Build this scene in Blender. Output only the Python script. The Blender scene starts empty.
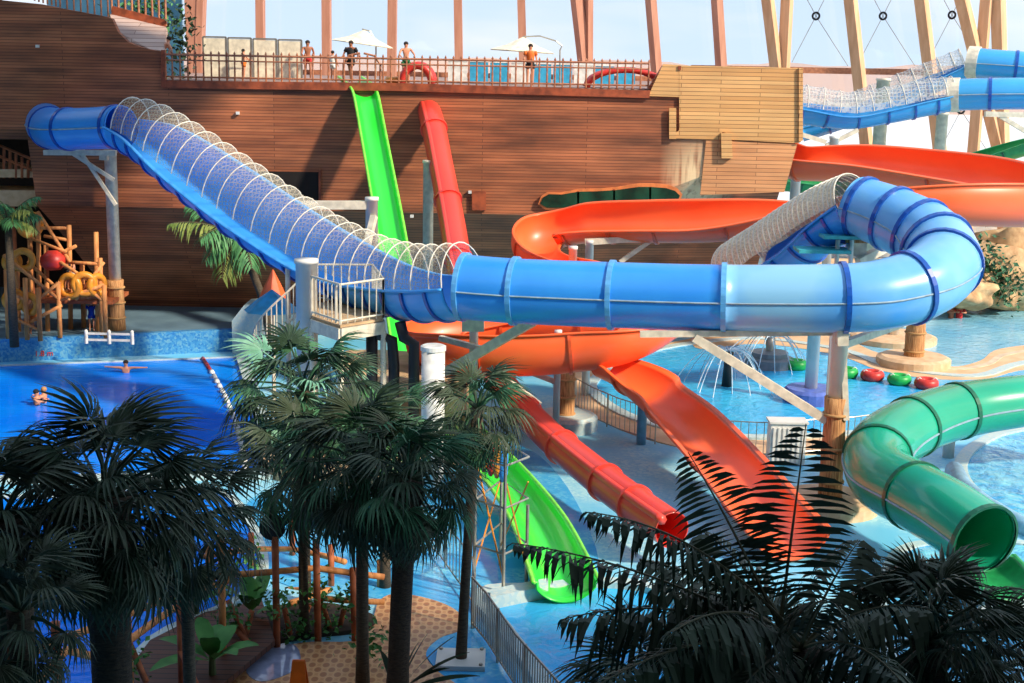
import bpy, math, random
from mathutils import Vector, Matrix, Euler, noise
random.seed(7)
C = bpy.context.scene.collection
sc = bpy.context.scene
# ---------------------------------------------------------------- camera
F = 1400.0; PITCH = math.radians(11.43); ROLL = 0.019; H = 12.2
Fw = Vector((0, math.cos(PITCH), -math.sin(PITCH)))
R0 = Vector((1, 0, 0)); U0 = Vector((0, math.sin(PITCH), math.cos(PITCH)))
Rc = R0*math.cos(ROLL) + U0*math.sin(ROLL)
Uc = -R0*math.sin(ROLL) + U0*math.cos(ROLL)
CAM = Vector((0, 0, H))
cd = bpy.data.cameras.new('camera'); cam = bpy.data.objects.new('camera', cd); C.objects.link(cam)
m = Matrix((Rc, Uc, -Fw)).transposed().to_4x4(); m.translation = CAM
cam.matrix_world = m
cd.sensor_width = 36; cd.lens = 36*F/1024; cd.clip_end = 2000
sc.camera = cam
# ---------------------------------------------------------------- sky, sun, exposure
w = bpy.data.worlds.new('sky'); sc.world = w; w.use_nodes = True
nt = w.node_tree; nt.nodes.clear()
wo = nt.nodes.new('ShaderNodeOutputWorld'); bg = nt.nodes.new('ShaderNodeBackground')
tc = nt.nodes.new('ShaderNodeTexCoord'); sx = nt.nodes.new('ShaderNodeSeparateXYZ')
rp = nt.nodes.new('ShaderNodeValToRGB'); nz = nt.nodes.new('ShaderNodeTexNoise')
mp = nt.nodes.new('ShaderNodeMapping'); mx = nt.nodes.new('ShaderNodeMix'); mx.data_type = 'RGBA'
mp.inputs['Scale'].default_value = (1.5, 1.5, 7)
nt.links.new(tc.outputs['Generated'], sx.inputs[0]); nt.links.new(sx.outputs['Z'], rp.inputs[0])
nt.links.new(tc.outputs['Generated'], mp.inputs[0]); nt.links.new(mp.outputs[0], nz.inputs[0])
nz.inputs['Scale'].default_value = 1.6; nz.inputs['Detail'].default_value = 5
rp.color_ramp.elements[0].color = (0.68, 0.83, 0.98, 1); rp.color_ramp.elements[0].position = 0.0
rp.color_ramp.elements[1].color = (0.42, 0.62, 0.95, 1); rp.color_ramp.elements[1].position = 0.6
r2 = nt.nodes.new('ShaderNodeValToRGB'); r2.color_ramp.elements[0].position = .45; r2.color_ramp.elements[1].position = .65
nt.links.new(nz.outputs[0], r2.inputs[0]); nt.links.new(r2.outputs[0], mx.inputs['Factor'])
nt.links.new(rp.outputs[0], mx.inputs['A']); mx.inputs['B'].default_value = (1.0, 0.985, 0.965, 1)
nt.links.new(mx.outputs['Result'], bg.inputs[0]); bg.inputs[1].default_value = 0.9
nt.links.new(bg.outputs[0], wo.inputs[0])
sd = bpy.data.lights.new('sun', 'SUN'); so = bpy.data.objects.new('sun', sd); C.objects.link(so)
SUN = Vector((0.70, -0.42, 0.58)).normalized()
so.rotation_euler = SUN.to_track_quat('Z', 'Y').to_euler(); so.location = (40, 0, 40)
sd.energy = 4.5; sd.color = (1.0, 0.86, 0.68); sd.angle = math.radians(3.5)
vs = sc.view_settings; vs.view_transform = 'Standard'; vs.look = 'None'; vs.gamma = 1; vs.exposure = 0.38; vs.use_curve_mapping = False
# ---------------------------------------------------------------- pixel helpers
def ray(u, v): return Fw*F + Rc*(u-512) + Uc*(341.5-v)
def P(u, v, Y): d = ray(u, v); return CAM + d*(Y/d.y)
def G(u, v, z=0.0): d = ray(u, v); return CAM + d*((z-H)/d.z)
# ---------------------------------------------------------------- mesh helpers
class MB:
    def __init__(s): s.v = []; s.f = []; s.uv = None
    def add(s, vs, fs):
        n = len(s.v); s.v += [Vector(p) for p in vs]; s.f += [tuple(i+n for i in f) for f in fs]; return s
    def box(s, c, d, M=None):
        vs = [Vector((x*d[0]/2, y*d[1]/2, z*d[2]/2)) for x in (-1, 1) for y in (-1, 1) for z in (-1, 1)]
        if M: vs = [M @ p for p in vs]
        vs = [p+Vector(c) for p in vs]
        return s.add(vs, [(0,1,3,2),(4,6,7,5),(0,4,5,1),(2,3,7,6),(0,2,6,4),(1,5,7,3)])
    def bar(s, a, b, w, h=None, up=(0,0,1)):
        a = Vector(a); b = Vector(b); t = (b-a).normalized(); up = Vector(up)
        if abs(t.dot(up)) > .98: up = Vector((1,0,0))
        x = t.cross(up).normalized(); y = x.cross(t); h = h or w
        vs = [p+x*i*w/2+y*j*h/2 for p in (a, b) for i, j in ((-1,-1),(1,-1),(1,1),(-1,1))]
        return s.add(vs, [(0,3,2,1),(4,5,6,7),(0,1,5,4),(1,2,6,5),(2,3,7,6),(3,0,4,7)])
    def tube(s, pts, r, n=8, cap=True):
        pts = [Vector(p) for p in pts]; k = len(pts)
        rs = r if isinstance(r, (list, tuple)) else [r]*k
        vs = []; fs = []; prev = None
        for i, p in enumerate(pts):
            t = (pts[min(i+1,k-1)]-pts[max(i-1,0)]).normalized()
            if prev is None:
                x = t.cross(Vector((0,0,1)))
                if x.length < .05: x = t.cross(Vector((1,0,0)))
                x.normalize()
            else: x = (prev-t*prev.dot(t)).normalized()
            prev = x; y = t.cross(x)
            for j in range(n):
                a = 2*math.pi*j/n; vs.append(p+(x*math.cos(a)+y*math.sin(a))*rs[i])
        for i in range(k-1):
            for j in range(n):
                j2 = (j+1) % n; fs.append((i*n+j, i*n+j2, (i+1)*n+j2, (i+1)*n+j))
        if cap: fs.append(tuple(range(n))[::-1]); fs.append(tuple((k-1)*n+j for j in range(n)))
        return s.add(vs, fs)
    def lathe(s, c, prof, n=24):
        c = Vector(c); vs = []; fs = []
        for r, z in prof:
            for j in range(n):
                a = 2*math.pi*j/n; vs.append(c+Vector((r*math.cos(a), r*math.sin(a), z)))
        for i in range(len(prof)-1):
            for j in range(n):
                j2 = (j+1) % n; fs.append((i*n+j, i*n+j2, (i+1)*n+j2, (i+1)*n+j))
        fs.append(tuple(range(n))[::-1]); fs.append(tuple((len(prof)-1)*n+j for j in range(n)))
        return s.add(vs, fs)
    def torus(s, c, R, r, M=None, n=28, k=10):
        vs = []; fs = []
        for i in range(n):
            a = 2*math.pi*i/n
            for j in range(k):
                b = 2*math.pi*j/k; q = R+r*math.cos(b)
                p = Vector((q*math.cos(a), q*math.sin(a), r*math.sin(b)))
                vs.append((M @ p if M else p)+Vector(c))
        for i in range(n):
            for j in range(k):
                fs.append((i*k+j, ((i+1)%n)*k+j, ((i+1)%n)*k+(j+1)%k, i*k+(j+1)%k))
        return s.add(vs, fs)
    def blob(s, c, d, seed=0, amp=.2, n=14, k=9):
        vs = []; fs = []
        for i in range(k+1):
            th = math.pi*i/k
            for j in range(n):
                a = 2*math.pi*j/n
                q = Vector((math.sin(th)*math.cos(a), math.sin(th)*math.sin(a), math.cos(th)))
                q *= 1+amp*noise.noise(q*1.6+Vector((seed*3.1, seed, 0)))*2
                vs.append(Vector(c)+Vector((q.x*d[0], q.y*d[1], q.z*d[2])))
        for i in range(k):
            for j in range(n):
                fs.append((i*n+j, (i+1)*n+j, (i+1)*n+(j+1)%n, i*n+(j+1)%n))
        return s.add(vs, fs)
    def prism(s, poly, z0, z1):
        n = len(poly); ar = sum(poly[i][0]*poly[(i+1)%n][1]-poly[(i+1)%n][0]*poly[i][1] for i in range(n))
        if ar < 0: poly = list(poly)[::-1]
        vs = [(p[0], p[1], z0) for p in poly]+[(p[0], p[1], z1) for p in poly]
        return s.add(vs, [tuple(range(n))[::-1], tuple(range(n, 2*n))]+[(i, (i+1)%n, n+(i+1)%n, n+i) for i in range(n)])
def wpos(o):
    p = Vector((0,0,0))
    while o: p += o.location; o = o.parent
    return p
def obj(name, mb, mat, parent=None, smooth=False, label=None, origin=None):
    if parent is not None: off = wpos(parent)
    elif origin is not None: off = Vector(origin)
    else:
        xs = [p.x for p in mb.v]; ys = [p.y for p in mb.v]; zs = [p.z for p in mb.v]
        off = Vector(((min(xs)+max(xs))/2, (min(ys)+max(ys))/2, min(zs)))
    me = bpy.data.meshes.new(name); me.from_pydata([tuple(p-off) for p in mb.v], [], mb.f); me.update()
    if smooth: me.shade_smooth()
    me.materials.append(mat)
    o = bpy.data.objects.new(name, me); C.objects.link(o)
    if parent is not None: o.parent = parent
    else: o.location = off
    if label: o['label'] = label
    return o
def tag(o, label=None, cat=None, group=None, kind=None):
    if label: o['label'] = label
    if cat: o['category'] = cat
    if group: o['group'] = group
    if kind: o['kind'] = kind
    return o
def thing(name, loc, label, cat, group=None, kind=None):
    o = bpy.data.objects.new(name, None); C.objects.link(o); o.location = loc
    o.empty_display_size = .2
    return tag(o, label, cat, group, kind)
def copy_tree(o, parent=None, kids=None):
    c = o.copy(); C.objects.link(c)
    if parent: c.parent = parent
    for ch in KIDS(o): copy_tree(ch, c)
    return c
def KIDS(o): return [x for x in list(bpy.data.objects) if x.parent == o]
# ---------------------------------------------------------------- materials
def s2l(c): return tuple(((x/255)/12.92 if x/255 <= .04045 else ((x/255+.055)/1.055)**2.4) for x in c)+(1,)
def mat(name, col, rough=.5, metal=0, col2=None, scale=4, bump=0, bscale=20, spec=.5, coat=0, stretch=None, alpha=None, detail=4):
    M = bpy.data.materials.new(name); M.use_nodes = True; n = M.node_tree; b = n.nodes['Principled BSDF']
    c1 = s2l(col); b.inputs['Base Color'].default_value = c1
    b.inputs['Roughness'].default_value = rough; b.inputs['Metallic'].default_value = metal
    b.inputs['Specular IOR Level'].default_value = spec; b.inputs['Coat Weight'].default_value = coat
    if alpha is not None: b.inputs['Alpha'].default_value = alpha
    tc = n.nodes.new('ShaderNodeTexCoord'); mp = n.nodes.new('ShaderNodeMapping')
    n.links.new(tc.outputs['Object'], mp.inputs[0])
    if stretch: mp.inputs['Scale'].default_value = stretch
    if col2 is None: col2 = tuple(x*.86 for x in col)
    t = n.nodes.new('ShaderNodeTexNoise'); t.inputs['Scale'].default_value = scale; t.inputs['Detail'].default_value = detail
    r = n.nodes.new('ShaderNodeValToRGB'); r.color_ramp.elements[0].position = .35; r.color_ramp.elements[1].position = .65
    r.color_ramp.elements[0].color = c1; r.color_ramp.elements[1].color = s2l(col2)
    n.links.new(mp.outputs[0], t.inputs[0]); n.links.new(t.outputs[0], r.inputs[0]); n.links.new(r.outputs[0], b.inputs['Base Color'])
    if bump:
        t2 = n.nodes.new('ShaderNodeTexNoise'); t2.inputs['Scale'].default_value = bscale; t2.inputs['Detail'].default_value = 3
        bp = n.nodes.new('ShaderNodeBump'); bp.inputs['Strength'].default_value = bump; bp.inputs['Distance'].default_value = .05
        n.links.new(mp.outputs[0], t2.inputs[0]); n.links.new(t2.outputs[0], bp.inputs['Height']); n.links.new(bp.outputs[0], b.inputs['Normal'])
    return M
def plank_mat(name, cols, pw=3.2, ph=.16, gap=.012, dirt=.5, rough=.6, horiz=True, worn_glint=None):
    """planks running along X (or Y when lying flat), stacked along Z"""
    M = bpy.data.materials.new(name); M.use_nodes = True; n = M.node_tree; b = n.nodes['Principled BSDF']
    tc = n.nodes.new('ShaderNodeTexCoord'); s = n.nodes.new('ShaderNodeSeparateXYZ'); c = n.nodes.new('ShaderNodeCombineXYZ')
    n.links.new(tc.outputs['Object'], s.inputs[0]); n.links.new(s.outputs['X'], c.inputs['X'])
    n.links.new(s.outputs['Z' if horiz else 'Y'], c.inputs['Y'])
    br = n.nodes.new('ShaderNodeTexBrick'); n.links.new(c.outputs[0], br.inputs[0])
    br.inputs['Scale'].default_value = 1; br.inputs['Brick Width'].default_value = pw; br.inputs['Row Height'].default_value = ph
    br.inputs['Mortar Size'].default_value = gap; br.inputs['Mortar Smooth'].default_value = .3
    br.inputs['Color1'].default_value = s2l(cols[0]); br.inputs['Color2'].default_value = s2l(cols[1]); br.inputs['Mortar'].default_value = s2l(cols[2])
    nz = n.nodes.new('ShaderNodeTexNoise'); mp = n.nodes.new('ShaderNodeMapping'); mp.inputs['Scale'].default_value = (.25, .25, 1.2)
    n.links.new(tc.outputs['Object'], mp.inputs[0]); n.links.new(mp.outputs[0], nz.inputs[0]); nz.inputs['Scale'].default_value = 1.4; nz.inputs['Detail'].default_value = 6
    rr = n.nodes.new('ShaderNodeValToRGB'); rr.color_ramp.elements[0].position = .3; rr.color_ramp.elements[1].position = .7
    rr.color_ramp.elements[0].color = (1-dirt,)*3+(1,); rr.color_ramp.elements[1].color = (1.15, 1.1, 1.05, 1)
    n.links.new(nz.outputs[0], rr.inputs[0])
    mu = n.nodes.new('ShaderNodeMix'); mu.data_type = 'RGBA'; mu.blend_type = 'MULTIPLY'; mu.inputs['Factor'].default_value = 1
    n.links.new(br.outputs['Color'], mu.inputs['A']); n.links.new(rr.outputs[0], mu.inputs['B'])
    last = mu.outputs['Result']
    if worn_glint:   # pale worn wood with a bright reflection painted in: (colour, x-centre, half width)
        col, x0, hw, z0, hz = worn_glint
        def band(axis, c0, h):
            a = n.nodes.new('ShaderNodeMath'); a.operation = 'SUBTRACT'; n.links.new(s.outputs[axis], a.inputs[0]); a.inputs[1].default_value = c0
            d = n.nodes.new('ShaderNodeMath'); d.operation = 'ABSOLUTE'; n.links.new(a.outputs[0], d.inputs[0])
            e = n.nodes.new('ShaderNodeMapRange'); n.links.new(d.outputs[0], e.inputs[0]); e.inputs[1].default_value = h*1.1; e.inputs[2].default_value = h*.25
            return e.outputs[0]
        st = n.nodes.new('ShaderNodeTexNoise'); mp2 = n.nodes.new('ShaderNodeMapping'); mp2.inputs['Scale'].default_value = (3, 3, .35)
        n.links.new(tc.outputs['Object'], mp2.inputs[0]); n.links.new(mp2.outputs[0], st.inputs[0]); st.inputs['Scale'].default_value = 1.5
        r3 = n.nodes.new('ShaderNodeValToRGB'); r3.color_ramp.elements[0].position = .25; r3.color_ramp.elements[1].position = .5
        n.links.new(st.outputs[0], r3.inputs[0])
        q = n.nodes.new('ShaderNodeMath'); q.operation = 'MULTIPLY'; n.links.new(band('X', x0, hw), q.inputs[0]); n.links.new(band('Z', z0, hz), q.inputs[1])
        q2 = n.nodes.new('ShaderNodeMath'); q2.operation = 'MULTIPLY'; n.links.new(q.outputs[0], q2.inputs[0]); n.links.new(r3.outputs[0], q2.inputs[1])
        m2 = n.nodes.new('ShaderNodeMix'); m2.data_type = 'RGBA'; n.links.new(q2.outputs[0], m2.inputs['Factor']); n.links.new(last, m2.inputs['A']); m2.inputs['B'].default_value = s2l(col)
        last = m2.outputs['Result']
    n.links.new(last, b.inputs['Base Color']); b.inputs['Roughness'].default_value = rough
    bp = n.nodes.new('ShaderNodeBump'); bp.inputs['Strength'].default_value = .5; bp.inputs['Distance'].default_value = .02
    n.links.new(br.outputs['Fac'], bp.inputs['Height']); bp.invert = True; n.links.new(bp.outputs[0], b.inputs['Normal'])
    return M
def water_mat(name, col, col2, bscale=2.5, strength=.35, rough=.06, spec=.4, stretch=(1,1,1), cs=.25):
    M = mat(name, col, rough, col2=col2, scale=cs, spec=spec, detail=3)
    n = M.node_tree; b = n.nodes['Principled BSDF']
    tc = n.nodes.new('ShaderNodeTexCoord'); mp = n.nodes.new('ShaderNodeMapping'); mp.inputs['Scale'].default_value = stretch
    t2 = n.nodes.new('ShaderNodeTexNoise'); t2.inputs['Scale'].default_value = bscale; t2.inputs['Detail'].default_value = 4; t2.inputs['Distortion'].default_value = .6
    bp = n.nodes.new('ShaderNodeBump'); bp.inputs['Strength'].default_value = strength; bp.inputs['Distance'].default_value = .12
    n.links.new(tc.outputs['Object'], mp.inputs[0]); n.links.new(mp.outputs[0], t2.inputs[0]); n.links.new(t2.outputs[0], bp.inputs['Height']); n.links.new(bp.outputs[0], b.inputs['Normal'])
    return M
def tile_mat(name, c1, c2, c3, sc_=.12, patch=None, rough=.45, flat=True, pscale=.35):
    M = bpy.data.materials.new(name); M.use_nodes = True; n = M.node_tree; b = n.nodes['Principled BSDF']
    tc = n.nodes.new('ShaderNodeTexCoord')
    v = n.nodes.new('ShaderNodeTexVoronoi'); v.inputs['Scale'].default_value = 1/sc_; n.links.new(tc.outputs['Object'], v.inputs[0])
    r = n.nodes.new('ShaderNodeValToRGB'); r.color_ramp.elements[0].color = s2l(c1); r.color_ramp.elements[1].color = s2l(c2)
    e = r.color_ramp.elements.new(.5); e.color = s2l(c3)
    s = n.nodes.new('ShaderNodeSeparateColor'); n.links.new(v.outputs['Color'], s.inputs[0]); n.links.new(s.outputs[0], r.inputs[0])
    last = r.outputs[0]
    if patch:
        t = n.nodes.new('ShaderNodeTexNoise'); t.inputs['Scale'].default_value = pscale; t.inputs['Detail'].default_value = 4; n.links.new(tc.outputs['Object'], t.inputs[0])
        rr = n.nodes.new('ShaderNodeValToRGB'); rr.color_ramp.elements[0].position = .42; rr.color_ramp.elements[1].position = .6; n.links.new(t.outputs[0], rr.inputs[0])
        mm = n.nodes.new('ShaderNodeMix'); mm.data_type = 'RGBA'; n.links.new(rr.outputs[0], mm.inputs['Factor'])
        n.links.new(last, mm.inputs['A']); mm.inputs['B'].default_value = s2l(patch); last = mm.outputs['Result']
    n.links.new(last, b.inputs['Base Color']); b.inputs['Roughness'].default_value = rough
    return M
def scale_mat(name, c1, c2, c3):
    """round scale paving: bricks with rings"""
    M = bpy.data.materials.new(name); M.use_nodes = True; n = M.node_tree; b = n.nodes['Principled BSDF']
    tc = n.nodes.new('ShaderNodeTexCoord'); mp = n.nodes.new('ShaderNodeMapping'); mp.inputs['Scale'].default_value = (5.0, 3.2, 1); mp.inputs['Rotation'].default_value = (0,0,.78)
    n.links.new(tc.outputs['Object'], mp.inputs[0])
    v = n.nodes.new('ShaderNodeTexVoronoi'); v.inputs['Scale'].default_value = 1; v.inputs['Randomness'].default_value = 0.0; n.links.new(mp.outputs[0], v.inputs[0])
    v.voronoi_dimensions = '2D'
    r = n.nodes.new('ShaderNodeValToRGB'); r.color_ramp.elements[0].color = s2l(c1); r.color_ramp.elements[0].position = .3
    r.color_ramp.elements[1].color = s2l(c2); r.color_ramp.elements[1].position = .42
    e = r.color_ramp.elements.new(.6); e.color = s2l(c3)
    n.links.new(v.outputs['Distance'], r.inputs[0]); n.links.new(r.outputs[0], b.inputs['Base Color']); b.inputs['Roughness'].default_value = .35
    return M
def net_mat(name, col, dens, scale=8):
    M = bpy.data.materials.new(name); M.use_nodes = True; n = M.node_tree; b = n.nodes['Principled BSDF']; o = n.nodes['Material Output']
    b.inputs['Base Color'].default_value = s2l(col); b.inputs['Roughness'].default_value = .8
    tr = n.nodes.new('ShaderNodeBsdfTransparent'); mx = n.nodes.new('ShaderNodeMixShader')
    tc = n.nodes.new('ShaderNodeTexCoord'); v = n.nodes.new('ShaderNodeTexVoronoi'); v.feature = 'DISTANCE_TO_EDGE'; v.inputs['Scale'].default_value = scale; v.inputs['Randomness'].default_value = .3
    n.links.new(tc.outputs['Object'], v.inputs[0])
    r = n.nodes.new('ShaderNodeMapRange'); n.links.new(v.outputs['Distance'], r.inputs[0]); r.inputs[1].default_value = .12; r.inputs[2].default_value = .05
    r.inputs[3].default_value = dens*.55; r.inputs[4].default_value = min(1, dens*1.6)
    n.links.new(r.outputs[0], mx.inputs[0]); n.links.new(tr.outputs[0], mx.inputs[1]); n.links.new(b.outputs[0], mx.inputs[2]); n.links.new(mx.outputs[0], o.inputs[0])
    return M
def glass_mat(name):
    M = bpy.data.materials.new(name); M.use_nodes = True; n = M.node_tree; n.nodes.remove(n.nodes['Principled BSDF']); o = n.nodes['Material Output']
    tr = n.nodes.new('ShaderNodeBsdfTransparent'); tr.inputs[0].default_value = (.97,.98,1,1); g = n.nodes.new('ShaderNodeBsdfGlossy'); g.inputs[1].default_value = .03
    mx = n.nodes.new('ShaderNodeMixShader'); mx.inputs[0].default_value = .03
    n.links.new(tr.outputs[0], mx.inputs[1]); n.links.new(g.outputs[0], mx.inputs[2]); n.links.new(mx.outputs[0], o.inputs[0]); return M
mHull = plank_mat('hull planks', pw=8.5, ph=.125, cols= ((190,116,76),(160,92,58),(92,54,36)), dirt=.6, rough=.6, worn_glint=((236,206,160), 8.9, 1.5, 6.4, 2.0))
mHullPale = plank_mat('pale planks', ((226,178,116),(206,154,94),(128,86,52)), dirt=.15)
mDeckW = plank_mat('grey deck boards', ((196,172,160),(176,150,138),(120,90,76)), dirt=.2)
mTrimW = mat('red brown trim wood', (172,84,48), .6, col2=(120,58,34), scale=3)
mWoodB = mat('brown timber beam', (196,140,114), .6, col2=(176,120,96), scale=1.2, stretch=(3,3,.4))
mWood = mat('timber beam', (232,184,142), .6, col2=(214,162,120), scale=1.2, stretch=(3,3,.4))
mRail = mat('railing bronze', (188,126,92), .5, col2=(150,94,66), scale=6)
mBlue = mat('blue fibreglass', (56,156,242), .34, col2=(48,144,236), scale=.6, coat=.1)
mBlueT = mat('sun brightened blue fibreglass', (70,172,248), .34, col2=(60,160,244), scale=.6)  # lighter copy of the slide blue, direct sun put into the trough colour
mBlueR = mat('blue fibreglass scuffed', (64,156,238), .3, col2=(132,190,226), scale=.3, coat=.2)
mBlueL = mat('light blue flange', (96,176,236), .35)
mBlueF = mat('blue flange', (16,84,180), .3, coat=.3)
mBlueIn = mat('teal blue underside', (16,100,190), .4)
mOrange = mat('orange fibreglass', (252,110,56), .38, col2=(246,100,50), scale=.5, coat=.1)
mOrangeF = mat('orange flange', (220,90,48), .35)
mRed = mat('red fibreglass', (238,74,58), .35, col2=(230,66,52), scale=.5, coat=.1)
mLime = mat('lime fibreglass', (50,224,66), .3, col2=(44,214,58), scale=.5, coat=.3)
mLimeRim = mat('light lime rim', (140,250,80), .3)
mTeal = mat('green fibreglass', (24,168,130), .25, col2=(30,156,118), scale=.5, coat=.5)
mTealF = mat('dark green flange', (10,100,70), .35)
mGreenF = mat('far green fibreglass', (40,160,90), .4)
mSeam = mat('grey seam strip', (150,176,190), .5)
mNet = net_mat('hoop net', (244,228,196), .24)
mNetD = net_mat('dense hoop net', (240,222,188), 1.25, 9)
mHoop = mat('white hoop', (238,232,214), .5)
mSteel = mat('painted grey steel', (232,230,222), .4, col2=(212,212,206), scale=1)
mSteelW = mat('cream steel', (232,222,198), .45)
mGalv = mat('galvanised rail', (176,172,160), .35, metal=.6)
mDarkPipe = mat('black pipe', (30,32,36), .5)
mThatch = mat('reed thatch', (224,170,112), .85, col2=(150,96,54), scale=14, stretch=(3,3,.12), bump=.6)
mConc = mat('sandy concrete', (220,200,170), .7, col2=(198,176,148), scale=2, bump=.2)
mConc2 = mat('brown ringed concrete', (224,192,154), .7, col2=(204,168,128), scale=3)
mRock = mat('ochre rock', (216,180,134), .85, col2=(170,130,90), scale=1.5, bump=.8, bscale=4)
mFloor = tile_mat('blue mosaic floor', (126,196,224), (176,222,232), (146,208,228), .1, patch=(108,194,230))
mTileW = tile_mat('blue mosaic wall', (40,120,190), (110,170,200), (66,146,202), .08)
mTileP = tile_mat('pale mosaic coping', (170,200,206), (204,214,206), (184,206,206), .08)
mTerr = mat('terrace floor', (112,142,160), .5, col2=(90,118,136), scale=.8)
mScale = scale_mat('terracotta scale paving', (176,116,76), (224,176,124), (206,148,98))
mWaterL = water_mat('deep pool water', (10,136,246), (2,112,236), 1.6, .3, .12, .08, (.5,1.6,1))
mWaterR = water_mat('light pool water', (70,192,236), (44,168,232), 2.2, .5, .08, .35)
mWaterF = water_mat('front pool water', (40,156,214), (120,206,232), 3.0, .9, .08, .5, cs=1.6)
mWaterP = water_mat('pale pool water', (110,186,222), (150,208,228), 2.0, .5, .12, .6)
mFoam = mat('white foam', (240,248,250), .8, col2=(170,214,232), scale=3, bump=.8, bscale=6)
mBark = mat('palm bark', (70,56,40), .9, col2=(42,32,22), scale=10, stretch=(1,1,4), bump=.9, bscale=14)
mBarkL = mat('smooth palm bark', (92,80,62), .85, col2=(66,56,42), scale=8, stretch=(1,1,5), bump=.5)
def leaf_mat(name, c, c2, tr=.15):
    M = mat(name, c, .45, col2=c2, scale=2.5, spec=.25); M.node_tree.nodes['Principled BSDF'].inputs['Roughness'].default_value = .5; return M
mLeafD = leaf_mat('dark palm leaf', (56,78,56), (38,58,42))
mLeafM = leaf_mat('mid palm leaf', (72,122,86), (50,90,62))
mLeafG = leaf_mat('fresh palm leaf', (96,156,96), (62,112,70))
mLeafB = leaf_mat('blue green palm leaf', (132,182,156), (88,140,114))
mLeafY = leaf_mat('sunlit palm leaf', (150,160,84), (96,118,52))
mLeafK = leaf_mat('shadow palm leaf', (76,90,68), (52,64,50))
mStemG = mat('green petiole', (78,96,52), .6)
mStemK = mat('brown green rachis', (92,88,56), .6)
mLog = mat('peeled log', (226,156,92), .7, col2=(190,116,62), scale=3, stretch=(3,3,.6))
mLogD = mat('red log', (190,106,62), .7, col2=(140,74,42), scale=3)
mRope = mat('sisal rope', (196,150,96), .9)
mYellow = mat('yellow plastic', (232,150,44), .4)
mRedP = mat('red plastic', (220,60,50), .4)
mGreenP = mat('green plastic', (30,180,80), .4)
mWhite = mat('white plastic', (236,236,230), .5)
mCanvas = mat('cream canvas', (244,234,208), .8)
mBlack = mat('black metal', (26,26,28), .5)
mSkin = mat('skin', (214,150,118), .6, col2=(204,140,108))
mSkinD = mat('tanned skin', (176,112,80), .6)
mHair = mat('dark hair', (42,30,24), .8)
mCyan = mat('sky blue plastic', (60,170,214), .4)
mDarkIn = mat('dark interior', (28,20,16), .9)
mWindG = mat('green dark glass', (30,80,60), .15, col2=(16,44,36), scale=1.2)
mSand = mat('sandy path', (226,190,150), .75, col2=(208,170,128), scale=1.2)
mBeige = mat('beige stone', (206,176,136), .8, col2=(180,148,110), scale=2, bump=.3)
mWallD = mat('dark back wall', (54,40,32), .9)
mWallG = tile_mat('grey block wall', (196,196,188), (216,210,196), (204,202,192), .5, rough=.8)
mCloth = {k: mat(k+' cloth', c, .8) for k, c in dict(orange=(240,120,40), navy=(26,34,60), blue=(20,70,190), green=(40,120,70), red=(210,50,50), white=(235,235,230), black=(24,24,26)).items()}
# ---------------------------------------------------------------- building shell (sizes of the hall)
T = 0.9        # height of the back terrace above the lower floor
XK = 57.6; DECK = P(400,84,XK).z
def gp(pts, z=0.0): return [G(u, v, z) for u, v in pts]
def struct(name, mb, mt, smooth=False): o = obj(name, mb, mt, None, smooth); o['kind'] = 'structure'; return o
struct('floor', MB().box((5, 35, -.25), (110, 130, .5)), mFloor)
struct('ceiling', MB().box((6, -4, 21), (96, 36, .5)), mWallD)
struct('hull_shade_slab', MB().box((-16.5, 46, 23), (39, 12, .5)), mWallD)  # unseen slab added to shade the left of the hull
struct('wall_back_left', MB().box((-26.5, 67, 6.2), (19, .4, 12.4)), mWallD)
struct('wall_left', MB().box((-36, 28, 10.5), (.5, 100, 21)), mWallD)
struct('wall_front', MB().box((6, -22, 10.5), (96, .5, 21)), mWallD)
# outside ground seen through the glazing
struct('ground', MB().box((40, 420, -1.2), (1400, 620, .4)), mat('pale snowy ground', (232,232,230), .9, col2=(214,214,212), scale=.02))
# ---------------------------------------------------------------- slide sweeps
def spline(ctrl, n=8):
    """ctrl: (point, radius, bank degrees) -> dense list"""
    out = []; k = len(ctrl)
    def cr(a, b, c, d, t): return (b*2+(c-a)*t+(a*2-b*5+c*4-d)*t*t+(b*3-a-c*3+d)*t*t*t)*.5
    for i in range(k-1):
        q = [ctrl[max(i-1,0)], ctrl[i], ctrl[i+1], ctrl[min(i+2,k-1)]]
        for j in range(n):
            t = j/n; out.append(tuple(cr(q[0][m], q[1][m], q[2][m], q[3][m], t) for m in range(3)))
    out.append(tuple(ctrl[-1])); return out
def px(lst, default_bank=0):
    """(u, v, Y, pixel radius[, bank])"""
    return [(P(c[0], c[1], c[2]), c[3]*c[2]/F, c[4] if len(c) > 4 else default_bank) for c in lst]
def frame(pts, i):
    k = len(pts); t = (pts[min(i+1,k-1)][0]-pts[max(i-1,0)][0]).normalized()
    s = t.cross(Vector((0,0,1))).normalized(); n = s.cross(t); b = math.radians(pts[i][2])
    return t, s*math.cos(b)-n*math.sin(b), n*math.cos(b)+s*math.sin(b)
def sweep(mb, pts, sec, flip=False, caps=True):
    k = len(pts); m = len(sec); vs = []; fs = []
    for i in range(k):
        t, s, n = frame(pts, i); r = pts[i][1]
        for a, b, e in sec: vs.append(pts[i][0]+s*(a*r+math.copysign(e, a) if abs(a) > 1e-4 else 0)+n*(b*r))
    for i in range(k-1):
        for j in range(m):
            j2 = (j+1) % m; fs.append((i*m+j, i*m+j2, (i+1)*m+j2, (i+1)*m+j))
    if caps: fs.append(tuple(range(m))[::-1]); fs.append(tuple((k-1)*m+j for j in range(m)))
    if flip: fs = [f[::-1] for f in fs]
    return mb.add(vs, fs)
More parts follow.
